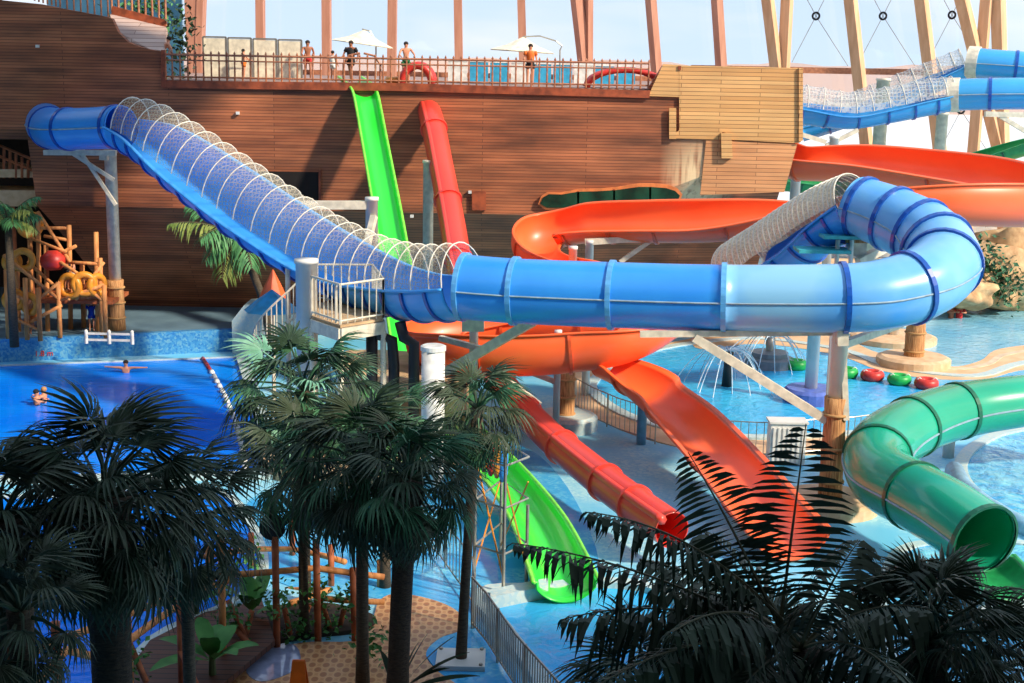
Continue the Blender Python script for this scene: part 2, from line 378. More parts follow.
def circ(q, n=28): return [(q*math.cos(2*math.pi*j/n)+1e-3, q*math.sin(2*math.pi*j/n)+1e-3, 0) for j in range(n)]
def trough_lists(aL=90, aR=90, q=1.0, th=.05, lip=.09, n=20, wall=0):
    """open section: arc from the left rim round the bottom to the right rim, with rolled lips; two equal lists"""
    o = []; inn = []
    for j in range(n+1):
        a = math.radians(-aL+(aL+aR)*j/n)
        o.append((math.sin(a)*q, -math.cos(a)*q)); inn.append((math.sin(a)*(q-th), -math.cos(a)*(q-th)))
    (lx, ly), (rx, ry) = o[0], o[-1]
    ol = [(lx-lip, ly+wall+.03), (lx-lip, ly+wall-.04), (lx-.005, ly+wall-.05)]; il = [(lx-lip+.02, ly+wall+.035), (lx+th*.5, ly+wall+.035), (lx+th, ly+wall)]
    orr = [(rx+.005, ry+wall-.05), (rx+lip, ry+wall-.04), (rx+lip, ry+wall+.03)]; ir = [(rx-th, ry+wall), (rx-th*.5, ry+wall+.035), (rx+lip-.02, ry+wall+.035)]
    return ol+o+orr, il+inn+ir
def band(mb, pts, O, I):
    k = len(pts); n = len(O); m = 2*n; vs = []; fs = []; sec = O+I[::-1]
    for i in range(k):
        t, s, nn = frame(pts, i); r = pts[i][1]
        for a, b in sec: vs.append(pts[i][0]+s*a*r+nn*b*r)
    for i in range(k-1):
        for j in range(m):
            j2 = (j+1) % m; fs.append((i*m+j, i*m+j2, (i+1)*m+j2, (i+1)*m+j))
    for e in (0, k-1):
        for j in range(n-1): fs.append((e*m+j, e*m+j+1, e*m+m-2-j, e*m+m-1-j))
    return mb.add(vs, fs)
def closed_tube(parent, name, pts, mt, mtF, flanges=(), thick=.05, fl=1.06, fw=.07, mouth=(False, False), label=None, seam=True):
    mb = MB(); n = 28; k = len(pts)
    sweep(mb, pts, circ(1, n), caps=False); sweep(mb, pts, circ(1-thick, n), flip=True, caps=False)
    for e in (0, k-1):
        a = e*n; b = k*n+e*n
        mb.f += [(a+j, a+(j+1)%n, b+(j+1)%n, b+j) if e == 0 else (a+(j+1)%n, a+j, b+j, b+(j+1)%n) for j in range(n)]
    obj(name, mb, mt, parent, True, label)
    for f in flanges:
        i = min(max(int(round(f*(k-1))), 0), k-1); t, s, nn = frame(pts, i); p = pts[i]
        q = [(p[0]-t*fw, p[1], p[2]), (p[0]+t*fw, p[1], p[2])]
        m = MB(); vs = []
        for pp in q:
            for a, b, _ in circ(fl, n): vs.append(pp[0]+s*a*p[1]+nn*b*p[1])
        for pp in q:
            for a, b, _ in circ(.985, n): vs.append(pp[0]+s*a*p[1]+nn*b*p[1])
        fs = []
        for j in range(n):
            j2 = (j+1)%n; fs += [(j, j2, n+j2, n+j), (2*n+j2, 2*n+j, j, j2)[::-1] if 0 else (j2, j, 2*n+j, 2*n+j2), (n+j, n+j2, 3*n+j2, 3*n+j)]
        m.add(vs, fs); obj('flange', m, mtF, parent)
    if seam:
        for sg, nm in ((1, 'seam_strip'), (-1, 'seam_strip')):
            m = MB(); l = []
            for i in range(k):
                t, s, nn = frame(pts, i); l.append(pts[i][0]+s*sg*pts[i][1]*1.012)
            m.tube(l, .028, 5); obj(nm, m, mSeam, parent)
def trough(parent, name, pts, mt, mtF, ribs=(), **kw):
    O, I = trough_lists(**kw); obj(name, band(MB(), pts, O, I), mt, parent, True)
    k = len(pts); aL = kw.get('aL', 90)-4; aR = kw.get('aR', 90)-4
    for f in ribs:
        i = min(max(int(round(f*(k-1))), 0), k-1); t, s, nn = frame(pts, i); p = pts[i]
        if i in (0, k-1): continue
        O2 = [(math.sin(a)*1.07, -math.cos(a)*1.07) for a in [math.radians(-aL+(aL+aR)*j/20) for j in range(21)]]
        I2 = [(math.sin(a)*.99, -math.cos(a)*.99) for a in [math.radians(-aL+(aL+aR)*j/20) for j in range(21)]]
        m = MB(); n = 21; vs = []; sec = O2+I2[::-1]; M_ = 42
        for pp in (p[0]-t*.05, p[0]+t*.05): vs += [pp+s*a*p[1]+nn*b*p[1] for a, b in sec]
        fs = [(j, (j+1)%M_, M_+(j+1)%M_, M_+j) for j in range(M_)]
        for e in (0, 1):
            for j in range(n-1): fs.append((e*M_+j, e*M_+j+1, e*M_+M_-2-j, e*M_+M_-1-j))
        obj('joint_rib', m.add(vs, fs), mtF, parent)
def hoops(parent, pts, n, hr=1.0, lift=0, mnet=None, hoop_r=.022, name='hoop', step=None, rise=1.0):
    k = len(pts); arcs = []
    for h in range(n+1):
        f = h/n*(k-1); i = int(min(f, k-2)); fr = f-i
        A = frame(pts, i); B = frame(pts, i+1); p = pts[i][0].lerp(pts[i+1][0], fr); r = pts[i][1]*(1-fr)+pts[i+1][1]*fr
        s = A[1].lerp(B[1], fr).normalized(); nn = A[2].lerp(B[2], fr).normalized()
        arc = [p+nn*lift*r+s*math.cos(math.pi*j/14)*hr*r+nn*math.sin(math.pi*j/14)*hr*r*rise for j in range(15)]
        arcs.append(arc); m = MB(); m.tube(arc, hoop_r, 5); obj(name, m, mHoop, parent)
    mb = MB(); vs = []; fs = []
    sub = 3; rows = []
    for h in range(n):
        for q in range(sub):
            t = q/sub; sag = 1-.05*math.sin(math.pi*t); row = []
            for j in range(15):
                a = arcs[h][j].lerp(arcs[h+1][j], t); c = (arcs[h][0]+arcs[h][14]).lerp(arcs[h+1][0]+arcs[h+1][14], t)*.5
                row.append(c+(a-c)*sag)
            rows.append(row)
    rows.append(arcs[-1])
    for r in rows: vs += r
    for i in range(len(rows)-1):
        for j in range(14): fs.append((i*15+j, i*15+j+1, (i+1)*15+j+1, (i+1)*15+j))
    mb.add(vs, fs); obj('safety_net', mb, mnet or mNet, parent, True)
def frac(ctrl, idx): return idx/(len(ctrl)-1)
# ---- big blue raft slide
sl = thing('blue_raft_slide', P(600, 297, 38), 'largest slide, a long blue tube and netted trough ending in the round bend at right', 'water slide')
cA = px([(64,118,61,19),(50,122,58.5,20),(47,126,56.4,20),(58,129,54.2,20.5),(90,128.5,53,20.5),(122,127,52,21.5)])
pA = spline(cA, 8); closed_tube(sl, 'tube', pA, mBlue, mBlueF, (.5,.68,.95))
cB = px([(122,127,52,22,0),(150,138,51,27,8),(185,163,49.5,31,18),(225,192,48,33,22),(265,220,46.4,34,22),(310,249,44.8,34,22),(350,270,43.2,34,16),(388,283,41.8,33,6),(425,289,40.6,33,0),(464,287,39.6,33,0)])
pB = spline(cB, 8); trough(sl, 'trough', pB, mBlueT, mBlueF, [i/18 for i in range(1,18)], aL=108, aR=92)
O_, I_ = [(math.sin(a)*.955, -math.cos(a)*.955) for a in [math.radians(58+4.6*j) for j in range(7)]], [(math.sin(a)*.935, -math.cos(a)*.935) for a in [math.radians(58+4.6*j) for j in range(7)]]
obj('white_glare_strip', band(MB(), pB[16:56], O_, I_), mWhite, sl, True, 'white strip of painted glare along the near wall')  # sky glare on the near wall, put in as a white band
hp = [(p, r*1.0, b*.2) for p, r, b in pB]
hoops(sl, hp[3:], 22, 1.0, .08, rise=1.3, hoop_r=.02)
cC = px([(464,287,39.6,33),(515,291,39.2,33),(612,295,38.6,33.5),(724,298,38,34),(843,298,37.6,35),(890,293,37.8,36),(926,281,38.4,37),(944,262,39.6,37),(928,238,41,35),(893,219,42.2,32),(856,206,43.2,30)])
pC = spline(cC, 8)
closed_tube(sl, 'tube', pC[:25], mBlue, mBlueL, (0.02,.333,.667,.99), fl=1.07, label='deep blue closed section')
closed_tube(sl, 'tube', pC[24:], mBlueR, mBlueF, [(x*8-24)/(len(pC)-25) for x in (4,5.55,6.9,7.6,8.3,9,9.7)], fl=1.07, label='pale scuffed blue bend')
cD = px([(856,206,43.2,30,0),(830,218,44,31,-12),(800,236,45,31,-25),(770,256,46,31,-25),(742,272,47,30,-15),(722,284,49,29,0)])
pD = spline(cD, 8); trough(sl, 'trough', pD, mBlue, mBlueF, [i/8 for i in range(1,8)], aL=92, aR=92)
hoops(sl, [(p, r, b*.3) for p, r, b in pD[:34]], 26, 1.0, .1, mNetD, rise=1.05)
# ---- orange raft slide
so_ = thing('orange_raft_slide', P(700, 220, 48), 'open orange trough slide that loops twice and drops to the floor beside the big palm', 'water slide')
cO = px([(775,150,60,24,10),(800,156,59,24,12),(860,158,58,25,20),(930,166,56.5,26,25),(990,175,54.5,28,25),(1030,186,52.5,29,20),(1038,197,50.5,29,22),(1010,198,49,29,26),(950,198,48.2,28,26),(880,201,48.4,27,20),(820,207,49,27,6),(764,212,49.6,27,-14),(700,217,50.2,26,-28),(640,218,50.8,25,-30),(580,220,51.6,24,-30),(547,229,52,24,-25),(535,243,50.6,24,-20),(550,257,49,24,-8),(590,268,47.8,24,0),(640,282,47,24,0),(672,298,46.5,24,10),(650,312,46,25,15),(580,318,46,26,10),(500,320,46.4,27,-5),(445,326,45.8,28,-12),(432,338,44.6,28,-12),(460,345,43.6,29,-24),(520,347,43.2,30,-26),(575,343,43.2,30,-24),(612,338,43.2,29,-18),(640,330,43.6,27,-10),(664,318,44.4,24,0)])
pO = spline(cO, 7); trough(so_, 'trough', pO, mOrange, mOrangeF, [frac(cO, x) for x in (1,3.1,5,8.6,10.2,11.6,12.7,13.5,14.3,15.1,16.4,17.7,19,21,22,23,24,25.2,26.4,27.8)], aL=96, aR=96)
cO2 = px([(606,350,43.6,29,-4),(630,358,43,33,-2),(656,374,42,37,0)])+[(G(u_, v_, z_)+Vector((0,0,r_)), r_, 0) for u_, v_, z_, r_ in ((682,435,1.1,1.08),(712,468,.75,1.08),(742,503,.4,1.08),(768,536,.14,1.08),(790,562,.06,1.08))]
pO2 = spline(cO2, 8); trough(so_, 'trough', pO2, mOrange, mOrangeF, [i/5 for i in range(1,5)], aL=72, aR=72)
# ---- lime body slide
sg = thing('lime_body_slide', P(400, 330, 47), 'steep lime green open slide dropping from the deck railing to the splash pool', 'water slide')
cG = px([(350,72,60.2,13),(356,76,58.8,13.5),(361,80,57.9,14),(367,92,57,14),(376,140,55.6,14.5),(387,200,53.4,15.5),(397,260,51,16.5),(403,310,49.3,17.5),(412,352,47.6,18.5)])+[(G(u_, v_, z_)+Vector((0,0,r_)), r_, 0) for u_, v_, z_, r_ in ((436,412,1.0,.66),(470,452,.75,.7),(503,488,.55,.74),(538,538,.32,.8),(566,604,.07,.86))]
pG = spline(cG, 8); trough(sg, 'trough', pG, mLime, mLimeRim, [], aL=54, aR=54, lip=.12, wall=.2)
m = MB(); 
for sgn in (-1, 1):
    l = []
    for i in range(len(pG)):
        t, s, n = frame(pG, i); r = pG[i][1]; l.append(pG[i][0]+s*sgn*r*.88-n*r*.38)
    m = MB(); m.tube(l, .06, 6); obj('rim_roll', m, mLimeRim, sg, True)
for dx in (-.75, .75):     # entry arch
    a = P(362, 82, 58.0)+Vector((dx, 0, -.2)); obj('entry_arch', MB().tube([a, a+Vector((0,0,.9)), a+Vector((-dx*.3,0,1.25)), a+Vector((-dx*.9,0,1.35))], .05, 6), mRail, sg)
# ---- red tube slide
sr = thing('red_tube_slide', P(460, 300, 47), 'narrow red tube slide running from high on the plank hull down to the floor', 'water slide')
cR = px([(427,104,58.4,11),(433,125,56.7,12),(441,165,55,12.2),(452,222,52.5,13),(462,280,49.6,13.5),(475,325,48.6,14),(491,366,46.6,14),(515,400,43,15),(545,432,40.2,16),(580,462,37.6,17.5),(622,495,35,19),(672,530,32.6,20)])
pR = spline(cR, 8); closed_tube(sr, 'tube', pR, mRed, mRed, [frac(cR, x) for x in (1.1,2.6,3.6,5,6,7.4,8.5,9.6,10.3)], fl=1.14, fw=.05, seam=False)
m = MB(); l = []
for i in range(len(pR)):
    t, s, n = frame(pR, i); l.append((pR[i][0]+s*pR[i][1]*.62-n*(-pR[i][1])*.62, .13, 0))
m.tube([q[0] for q in l], .13, 6); obj('side_ridge', m, mRed, sr, True)
# ---- green tube slide lower right
st = thing('green_tube_slide', P(930, 450, 34), 'thick green enclosed tube slide bending down to its dark open mouth at right', 'water slide')
cT = px([(1110,396,42,25),(1060,398,41.4,26),(1015,402,40.8,27),(958,411,40,29),(912,427,38.6,31.5),(880,450,37,34),(882,476,35.4,35),(915,496,33.8,36),(950,516,32.4,37.5),(984,540,31.2,39)])
pT = spline(cT, 8); closed_tube(st, 'tube', pT, mTeal, mTealF, [frac(cT, x) for x in (1,3,4,5.2,7,8.97)], fl=1.05)
trough(st, 'runout_trough', spline(px([(984,540,31.2,39),(1000,556,30.4,39),(1014,570,29.8,39)]), 4), mGreenF, mGreenF, [], aL=62, aR=62)
# ---- two far blue slides
mNetF = net_mat('grey hoop net', (206,206,200), .36, 6)
def far_blue(label, ct, cb, fls, name='far_blue_slide'):
    t = thing(name, P(ct[-1][0], ct[-1][1], ct[-1][2]), label, 'water slide')
    a = px(ct); p = spline(a, 7); trough(t, 'trough', p, mFarB, mBlueF, [i/7 for i in range(1,7)], aL=92, aR=92)
    hoops(t, [(q, r, b*.4) for q, r, b in p], 12, 1.0, .1, mNetF, rise=1.2)
    b = px(cb); q = spline(b, 7); closed_tube(t, 'tube', q, mFarB, mBlueF, fls)
    obj('white_collar', MB().tube([q[0][0]-(q[1][0]-q[0][0]).normalized()*.2, q[0][0]+(q[1][0]-q[0][0]).normalized()*.35], q[0][1]*1.08, 24), mSteelW, t)
mFarB = mat('far blue fibreglass', (40,140,222), .25, col2=(64,168,226), scale=.3, coat=.3)
far_blue('pale blue slide with white end collar, lower of the two at upper right', [(782,106,66,17,0),(810,108,66,17,10),(850,113,66,16,14),(890,107,66,16,10),(925,100,66,16,5),(952,96,66,15,0)], [(952,95,66,15.5),(990,94,65.4,15.5),(1040,94,64.8,15.5),(1090,98,64,15.5)], (.35,.7))
far_blue('blue slide rising above and behind the lower blue one at the upper right edge', [(800,128,74,14,0),(850,112,73.6,14,12),(890,96,73.2,14,14),(930,80,72.8,14,12),(965,66,72.4,14,4)], [(972,63,72.2,15),(1000,65,71.6,14.5),(1040,68,71,14.5),(1090,74,70,14.5)], (.02,.5))
# ---- far green slide
t = thing('far_green_slide', P(980, 170, 70), 'green open slide far behind the upper orange curve', 'water slide')
trough(t, 'trough', spline(px([(770,176,72,13,10),(830,182,72,13,14),(900,178,72,13,18),(960,162,71,14,18),(1010,146,70,14,12),(1060,132,69,14,0)]), 7), mGreenF, mTealF, [i/9 for i in range(1,9)], aL=92, aR=92)
# ---------------------------------------------------------------- columns
def column(u, vt, vb, rpx, label, z=0.0, Y=None, thatch=0, arms=(), base=None, wrapv=None, group=None, mt=None, name='support_column', cat='column'):
    b = G(u, vb, z) if Y is None else P(u, vb, Y)
    if Y is not None: b.z = z if z is not None else b.z
    top = P(u, vt, b.y); h = top.z-b.z; r = rpx*b.y/F
    t = thing(name, b, label, cat, group)
    obj('pole', MB().lathe(b, [(r,0),(r,h-.12),(r*1.12,h-.12),(r*1.12,h)]), mt or mSteel, t, True)
    if thatch:
        obj('thatch_wrap', MB().lathe(b, [(r*1.5,.02),(r*1.4,thatch*.3),(r*1.42,thatch*.5),(r*1.3,thatch*.8),(r*1.42,thatch),(r*.9,thatch)]), mThatch, t, True)
        for q in (.25, .55, .85): obj('rope_band', MB().torus(b+Vector((0,0,thatch*q)), r*1.43, .045), mRope, t, True)
    if base: obj('round_base', MB().lathe(b, [(base[0],.0),(base[0],base[1]*.8),(base[0]*.88,base[1]),(r*1.2,base[1])]), base[2], t)
    for a in arms:
        obj('bracket_arm', MB().bar(a[0], a[1], a[2], a[2]), a[3] if len(a) > 3 else mSteelW, t)
    return t
Y1 = G(122, 333, T).y
column(117, 150, 330, 6, 'grey column wrapped in reed at its foot holding the upper left end of the blue slide', T, thatch=2.1, arms=[(P(44,152.5,Y1-.3), P(116,153,Y1-.3), .2), (P(72,153,Y1-.3), P(114,180,Y1-.3), .14), (P(82,154,Y1-.3), P(116,205,Y1-.3), .13), (P(50,150,Y1+.4), P(84,150,Y1+.4), .3), (P(104,152,Y1), P(104,160,Y1), .3)], mt=mSteelW)
column(308, 259, 420, 11, 'thick grey cylinder column holding the railed platform', 0, Y=41)
column(372, 197, 400, 6.2, 'grey column behind the blue slide with a long arm to the left', 0, Y=48, arms=[(P(372,205,48), P(284,205,48), .28), (P(374,216,47.8), P(363,262,47), .2)])
column(427, 160, 380, 5.2, 'tall slim grey column between the lime and red slides', T, Y=55, mt=mSteelW)
column(585, 240, 400, 4.2, 'white post under the orange loop with an arm reaching right', 0, Y=50.5, arms=[(P(585,242,50.5), P(672,236,50.5), .22), (P(620,262,50.5), P(650,241,50.5), .16)])
column(569, 246, 400, 4.2, 'short topped grey post standing just left of the white post under the orange loop', 0, Y=49)
column(565, 365, 428, 6.5, 'reed wrapped orange brown column on a round blue plinth under the lower orange loop', 0, thatch=2.0, base=(1.1,.5,mTileP))
column(641, 392, 444, 5, 'short pale blue column holding the dropping orange slide', 0, mt=mat('pale blue paint', (120,176,206), .4))
Y2 = G(823, 508).y
column(829, 325, 508, 8.5, 'tall grey column wrapped in reed holding the blue slide before its round bend', 0, thatch=3.2, base=(1.35,.35,mConc2), arms=[(P(640,334,Y2), P(832,332,Y2), .17), (P(694,337,Y2), P(826,420,Y2), .24), (P(842,330,Y2), P(846,420,Y2-.2), .16), (P(842,345,Y2), P(905,322,Y2+3), .2), (P(846,352,Y2), P(838,372,Y2), .14), (P(842,328,Y2-.3), P(842,345,Y2-.3), .3)])
column(810, 325, 402, 6.5, 'pale grey column standing in the activity pool on a violet blue foot', 0, base=(1.0,.55,mat('violet blue tile', (96,120,200), .4)), mt=mSteel)
column(913, 300, 366, 7, 'reed wrapped column on a sandy round plinth behind the round bend', 0, thatch=2.6, base=(1.5,.45,mConc2))
column(893, 300, 342, 5, 'pale grey column on a flat brown plinth left of the rear reed wrapped column', 0, base=(1.9,.35,mConc2))
column(948, 425, 457, 6, 'short pale grey column under the green tube slide', 0, arms=[(P(940,432,G(948,457).y), P(956,432,G(948,457).y), .3)])
column(873, 455, 488, 5, 'low grey post under the elbow of the green tube slide', 0, Y=37.3)
column(866, 78, 330, 6.5, 'wide cream column in front of the glazing left of the two far blue slides', T, Y=70, mt=mSteelW)
column(928, 112, 300, 5.6, 'cream column below the white collar of the far blue slide', T, Y=68, mt=mSteelW, arms=[(P(985,114,68), P(1060,116,68), .25), (P(1000,116,68), P(1040,140,68), .2)])
column(824, 136, 300, 4.5, 'low grey stub post between hull and far blue slide', T, Y=64, arms=[(P(826,142,64), P(800,134,64), .2), (P(826,146,64), P(858,130,64), .18)])
column(791, 160, 260, 5, 'grey post beside the right edge of the plank hull', T, Y=62)
column(472, 322, 470, 4.5, 'grey post under the start of the closed blue tube', 0, Y=41.5, arms=[(P(446,372,41.5), P(532,322,39.5), .26), (P(440,338,42), P(486,350,41), .16), (P(462,322,41), P(484,322,41), .5), (P(500,374,42.5),P(540,405,42), .15)])
column(556, 330, 420, 3.5, 'thin grey post with a slanted stay beside the reed wrapped column', 0, Y=44.5, arms=[(P(556,382,44.5), P(530,372,44.5), .16)])
t = thing('pump_stand', Vector((P(835,250,43).x, 43, 0)), 'small teal shelves and a cream box inside the round bend of the blue slide', 'stand')
for u, v, w__ in ((845,236,1.5),(822,250,1.6)):
    p = P(u, v, 43); obj('shelf', MB().box(p, (w__, 1.0, .1)), mat('teal shelf paint', (70,180,190), .4), t)
obj('box', MB().box(P(856,247,43.4), (.55,.5,.5)), mSteelW, t); obj('box_lid', MB().box(P(858,240,43.4), (.9,.6,.12)), mThatch, t)
obj('slant_beam', MB().bar(P(858,262,43), P(888,246,43.6), .25, .25), mSteelW, t)
for u in (838, 852): obj('leg', MB().tube([P(u,240,43), Vector((P(u,240,43).x,43,0))], .07, 8), mSteel, t)
# black pipes below the platform
for k, (lab, pts) in enumerate([('straight black drain pipe nearest the platform', [(372,318),(372,370)]), ('bent black drain pipe in the middle of three', [(378,322),(380,336),(392,340),(394,364)]), ('bent black drain pipe nearest the white drum', [(400,322),(404,338),(414,344),(414,366)])]):
    l = [P(u, v, 40.5) for u, v in pts]; l.append(Vector((l[-1].x, l[-1].y, 0)))
    tag(obj('drain_pipe', MB().tube(l, .17, 10), mDarkPipe, None, True), lab, 'pipe')
b = P(433, 390, 38.5); t = thing('white_drum', Vector((b.x, b.y, 0)), 'tall white cylinder drum under the blue slide behind the palms', 'drum')
hz = P(433, 346, 38.5).z
obj('shell', MB().lathe((b.x,b.y,0), [(.33,0),(.33,hz-.06)]), mWhite, t, True); obj('lid', MB().lathe((b.x,b.y,0), [(.36,hz-.12),(.36,hz),(.3,hz+.03)]), mWhite, t)
# ---------------------------------------------------------------- ship hull
hull = thing('ship_hull', P(480, 330, 58), 'huge brown plank clad ship hull rising behind all the slides', 'building', kind='structure')
toplist = [(-60,-30),(0,0),(40,4),(60,8),(108,17),(112,19),(118,32),(128,42),(140,47),(152,50),(164,52),(165,82),(400,84.5),(640,91),(648,92),(648.5,88),(663,65),(800,68)]
def top_v(u):
    for (a, va), (b_, vb) in zip(toplist, toplist[1:]):
        if a <= u <= b_: return va+(vb-va)*(u-a)/(b_-a)
us = sorted(set([a for a, _ in toplist]+list(range(-60, 800, 20))+[27]))
rows = []
for u in us:
    tv = top_v(u); p0 = P(u, tv, XK); s = max(0, (u-430)/370)
    kz = 5.9+3.2*max(0, (u-600)/200)
    if u <= 20: kz = 9.0
    x = p0.x
    yb = 63.2; trunc = u <= 20
    shift = (1-max(0,(u+60)/700))*1.8 if u < 640 else 0
    kx = x; bx = x*.98+(2.4*(1-(u+60)/300) if u < 240 else 0)-(.8*((u-640)/160) if u > 640 else 0)
    ks = max(.0, .0)
    col = [Vector((x, XK, p0.z))]
    for q in (.33, .66): col.append(Vector((x+(kx-x)*q, XK, p0.z+(kz-p0.z)*q)))
    col.append(Vector((kx, XK, kz)))
    for q in (.12, .3, .5, .75, 1) if not trunc else (.01,.02,.03,.04,.05): col.append(Vector((kx+(bx-kx)*q, XK+(yb-XK)*q**.9, kz+(.05-kz)*q)))
    rows.append(col)
n = len(rows[0]); vs = []; fs = []
for dy in (0, .35):
    for c in rows: vs += [p+Vector((0, dy, 0)) for p in c]
N = len(rows)*n
for i in range(len(rows)-1):
    for j in range(n-1):
        a = i*n+j; fs.append((a, a+1, a+n+1, a+n)); fs.append((N+a, N+a+n, N+a+n+1, N+a+1))
    a = i*n; fs.append((a, a+n, N+a+n, N+a)); a = i*n+n-1; fs.append((a+n, a, N+a, N+a+n))
for i in (0, len(rows)-1):
    for j in range(n-1):
        a = i*n+j; fs.append((a, N+a, N+a+1, a+1) if i == 0 else (a, a+1, N+a+1, N+a))
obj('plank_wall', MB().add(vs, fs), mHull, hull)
def wall_poly(pts, Y, th, mt, name, parent, label=None):
    w_ = [P(u, v, Y) for u, v in pts]; nn = len(w_)
    vs = [Vector((p.x, Y-th, p.z)) for p in w_]+[Vector((p.x, Y, p.z)) for p in w_]
    fs = [tuple(range(nn)), tuple(range(nn, 2*nn))[::-1]]+[(i, nn+i, nn+(i+1)%nn, (i+1)%nn) for i in range(nn)]
    return obj(name, MB().add(vs, fs), mt, parent, label=label)
wall_poly([(679,65.4),(800,68),(800.5,142),(797,143),(735,140),(731,139.5),(731,134),(722,132),(720,139.5),(669,138),(679,130)], XK-.02, .1, mHullPale, 'pale_plank_cladding', hull, 'newer pale plank cladding')
wall_poly([(663,64),(680,65),(679,97),(648,96)], XK-.02, .09, mHullPale, 'pale_plank_cladding', hull)
wall_poly([(165,80.5),(400,83),(650,90.5),(649,98),(400,91),(165,88)], XK-.02, .13, mTrimW, 'deck_edge_board', hull)
wall_poly([(669,108),(676,108),(676,139),(669,139)], XK-.1, .08, mHullPale, 'raised_board', hull)
wall_poly([(720.5,133),(731,133),(732,158),(721,158)], XK-.1, .18, mHullPale, 'shutter', hull)
wall_poly([(678,66),(681,66),(681,70),(678,70)], XK-.1, .06, mTrimW, 'hinge', hull)
wall_poly([(798,68),(802,68),(802,140),(798,142)], XK-.02, .2, mHullPale, 'corner_board', hull)
wall_poly([(162,50),(166,50),(166,87),(162,87)], XK-.02, .15, mTrimW, 'corner_board', hull)
wall_poly([(252,171),(319,172),(319,205),(252,204)], XK-.02, .06, mDarkIn, 'dark_opening', hull)
wall_poly([(319,170),(321,170),(321,206),(319,206)], XK-.02, .12, mTrimW, 'door_post', hull)
wall_poly([(472,191),(486,191),(486,210),(472,210)], XK-.02, .12, mTrimW, 'hatch', hull)
for (u, v) in ((38,46.2), (470,192), (238,113), (412,216), (400,236)):
    wall_poly([(u-1.6,v-1.4),(u+1.6,v-1.4),(u+1.6,v+1.4),(u-1.6,v+1.4)], XK-.02, .12, mWhite, 'wall_light', hull)
wall_poly([(733,141),(797,144),(784,192),(700,195),(706,140)], XK-.02, .05, plank_mat('mid planks', ((222,160,108),(206,142,92),(132,84,54)), dirt=.25), 'mid_tone_planking', hull, 'orange tan planking below the pale cladding')
# cave-like window band
cw = [(538,204),(541,196),(547,192),(560,192.5),(577,189),(596,188.5),(616,187),(630,184.5),(640,183),(652,183),(668,184.5),(677,188),(682,194),(679,202),(662,208),(616,210),(560,209),(545,209)]
wall_poly(cw, XK-.02, .16, mat('orange window surround', (230,130,70), .6), 'window_surround', hull)
ctr = (610, 198); inn = [(ctr[0]+(u-ctr[0])*.97, ctr[1]+.8+(v-ctr[1])*.8) for u, v in cw]
wall_poly(inn, XK-.16, .06, mWindG, 'glass', hull)
for u in (578, 614, 650): wall_poly([(u-1,187+abs(u-650)*.06),(u+1,187+abs(u-650)*.06),(u+1,209),(u-1,209)], XK-.14, .08, mTrimW, 'window_mullion', hull)
# deck and terraces
dk = MB().prism([(-60, XK+.36), (P(800,68,XK).x, XK+.36), (P(800,68,XK).x, 92), (-60, 92)], DECK-.35, DECK-.02)
struct('trim_deck_floor', dk, mDeckW)
# upper left raised corner deck: sloping plank apron
ap = [P(110,14,60), P(166,27,60), P(164,51,58.1), P(150,49,58.1), P(128,41,58.2), P(117,31,58.4), P(111,20,58.6)]
m = MB(); nn = len(ap); m.add(ap+[p+Vector((0,.3,-.15)) for p in ap], [tuple(range(nn))[::-1], tuple(range(nn,2*nn))]+[(i,(i+1)%nn,nn+(i+1)%nn,nn+i) for i in range(nn)])
tag(obj('plank_apron', m, mDeckW), 'pale grey curved plank apron at the upper left corner of the deck', 'deck', kind='structure')
struct('trim_terrace', MB().prism([G(-80,341,T)[:2], G(0,338.5,T)[:2], G(236,328.5,T)[:2], (G(236,328.5,T).x+.3,61), (4,61), (6,74), (P(1300,300,61).x,74), (P(1300,300,61).x,99), (-35.5,99), (-35.5,G(-80,341,T).y)], .02, T), mTerr)
# tiled retaining wall of the left pool
a = [G(-120,343,T), G(0,338.5,T), G(236,328.5,T)]
m = MB().prism([(p.x,p.y) for p in a]+[(p.x, p.y-.35) for p in a[::-1]], 0, T+.03); struct('trim_pool_wall', m, mTileW)
m = MB(); pb = [G(234,331,T), G(262,331,T)]
x0 = pb[0].x; y0 = pb[0].y
m.add([(x0,y0-.4,0),(x0+1.5,y0-.4,0),(x0+1.5,y0+1.2,0),(x0,y0+1.2,0),(x0,y0-.4,T+.5),(x0+.5,y0-.4,T+1.15),(x0+1.5,y0-.4,T+1.25),(x0+1.5,y0+1.2,T+1.25),(x0+.5,y0+1.2,T+1.15),(x0,y0+1.2,T+.5)],
      [(0,3,2,1),(0,1,6,5,4),(1,2,7,6),(2,3,9,8,7),(3,0,4,9),(4,5,8,9),(5,6,7,8)])
struct('trim_corner_block', m, mTileP)
# ---------------------------------------------------------------- pools
def xy(pts, z=0): return [(p.x, p.y) for p in gp(pts, z)]
def smooth_poly(pts, n=5, closed=True):
    out = []; k = len(pts)
    for i in range(k):
        a, b, c, d = [Vector(pts[(i+o) % k][:2]) for o in (-1, 0, 1, 2)]
        for j in range(n):
            t = j/n; q = (b*2+(c-a)*t+(a*2-b*5+c*4-d)*t*t+(b*3-a-c*3+d)*t*t*t)*.5; out.append((q.x, q.y))
    return out
def offset_poly(poly, d):
    n = len(poly); ar = sum(poly[i][0]*poly[(i+1)%n][1]-poly[(i+1)%n][0]*poly[i][1] for i in range(n)); sgn = 1 if ar > 0 else -1
    out = []
    for i in range(n):
        a = Vector(poly[i-1]); b = Vector(poly[i]); c = Vector(poly[(i+1)%n])
        t = (c-a).normalized(); out.append((b.x+t.y*sgn*d, b.y-t.x*sgn*d))
    return out
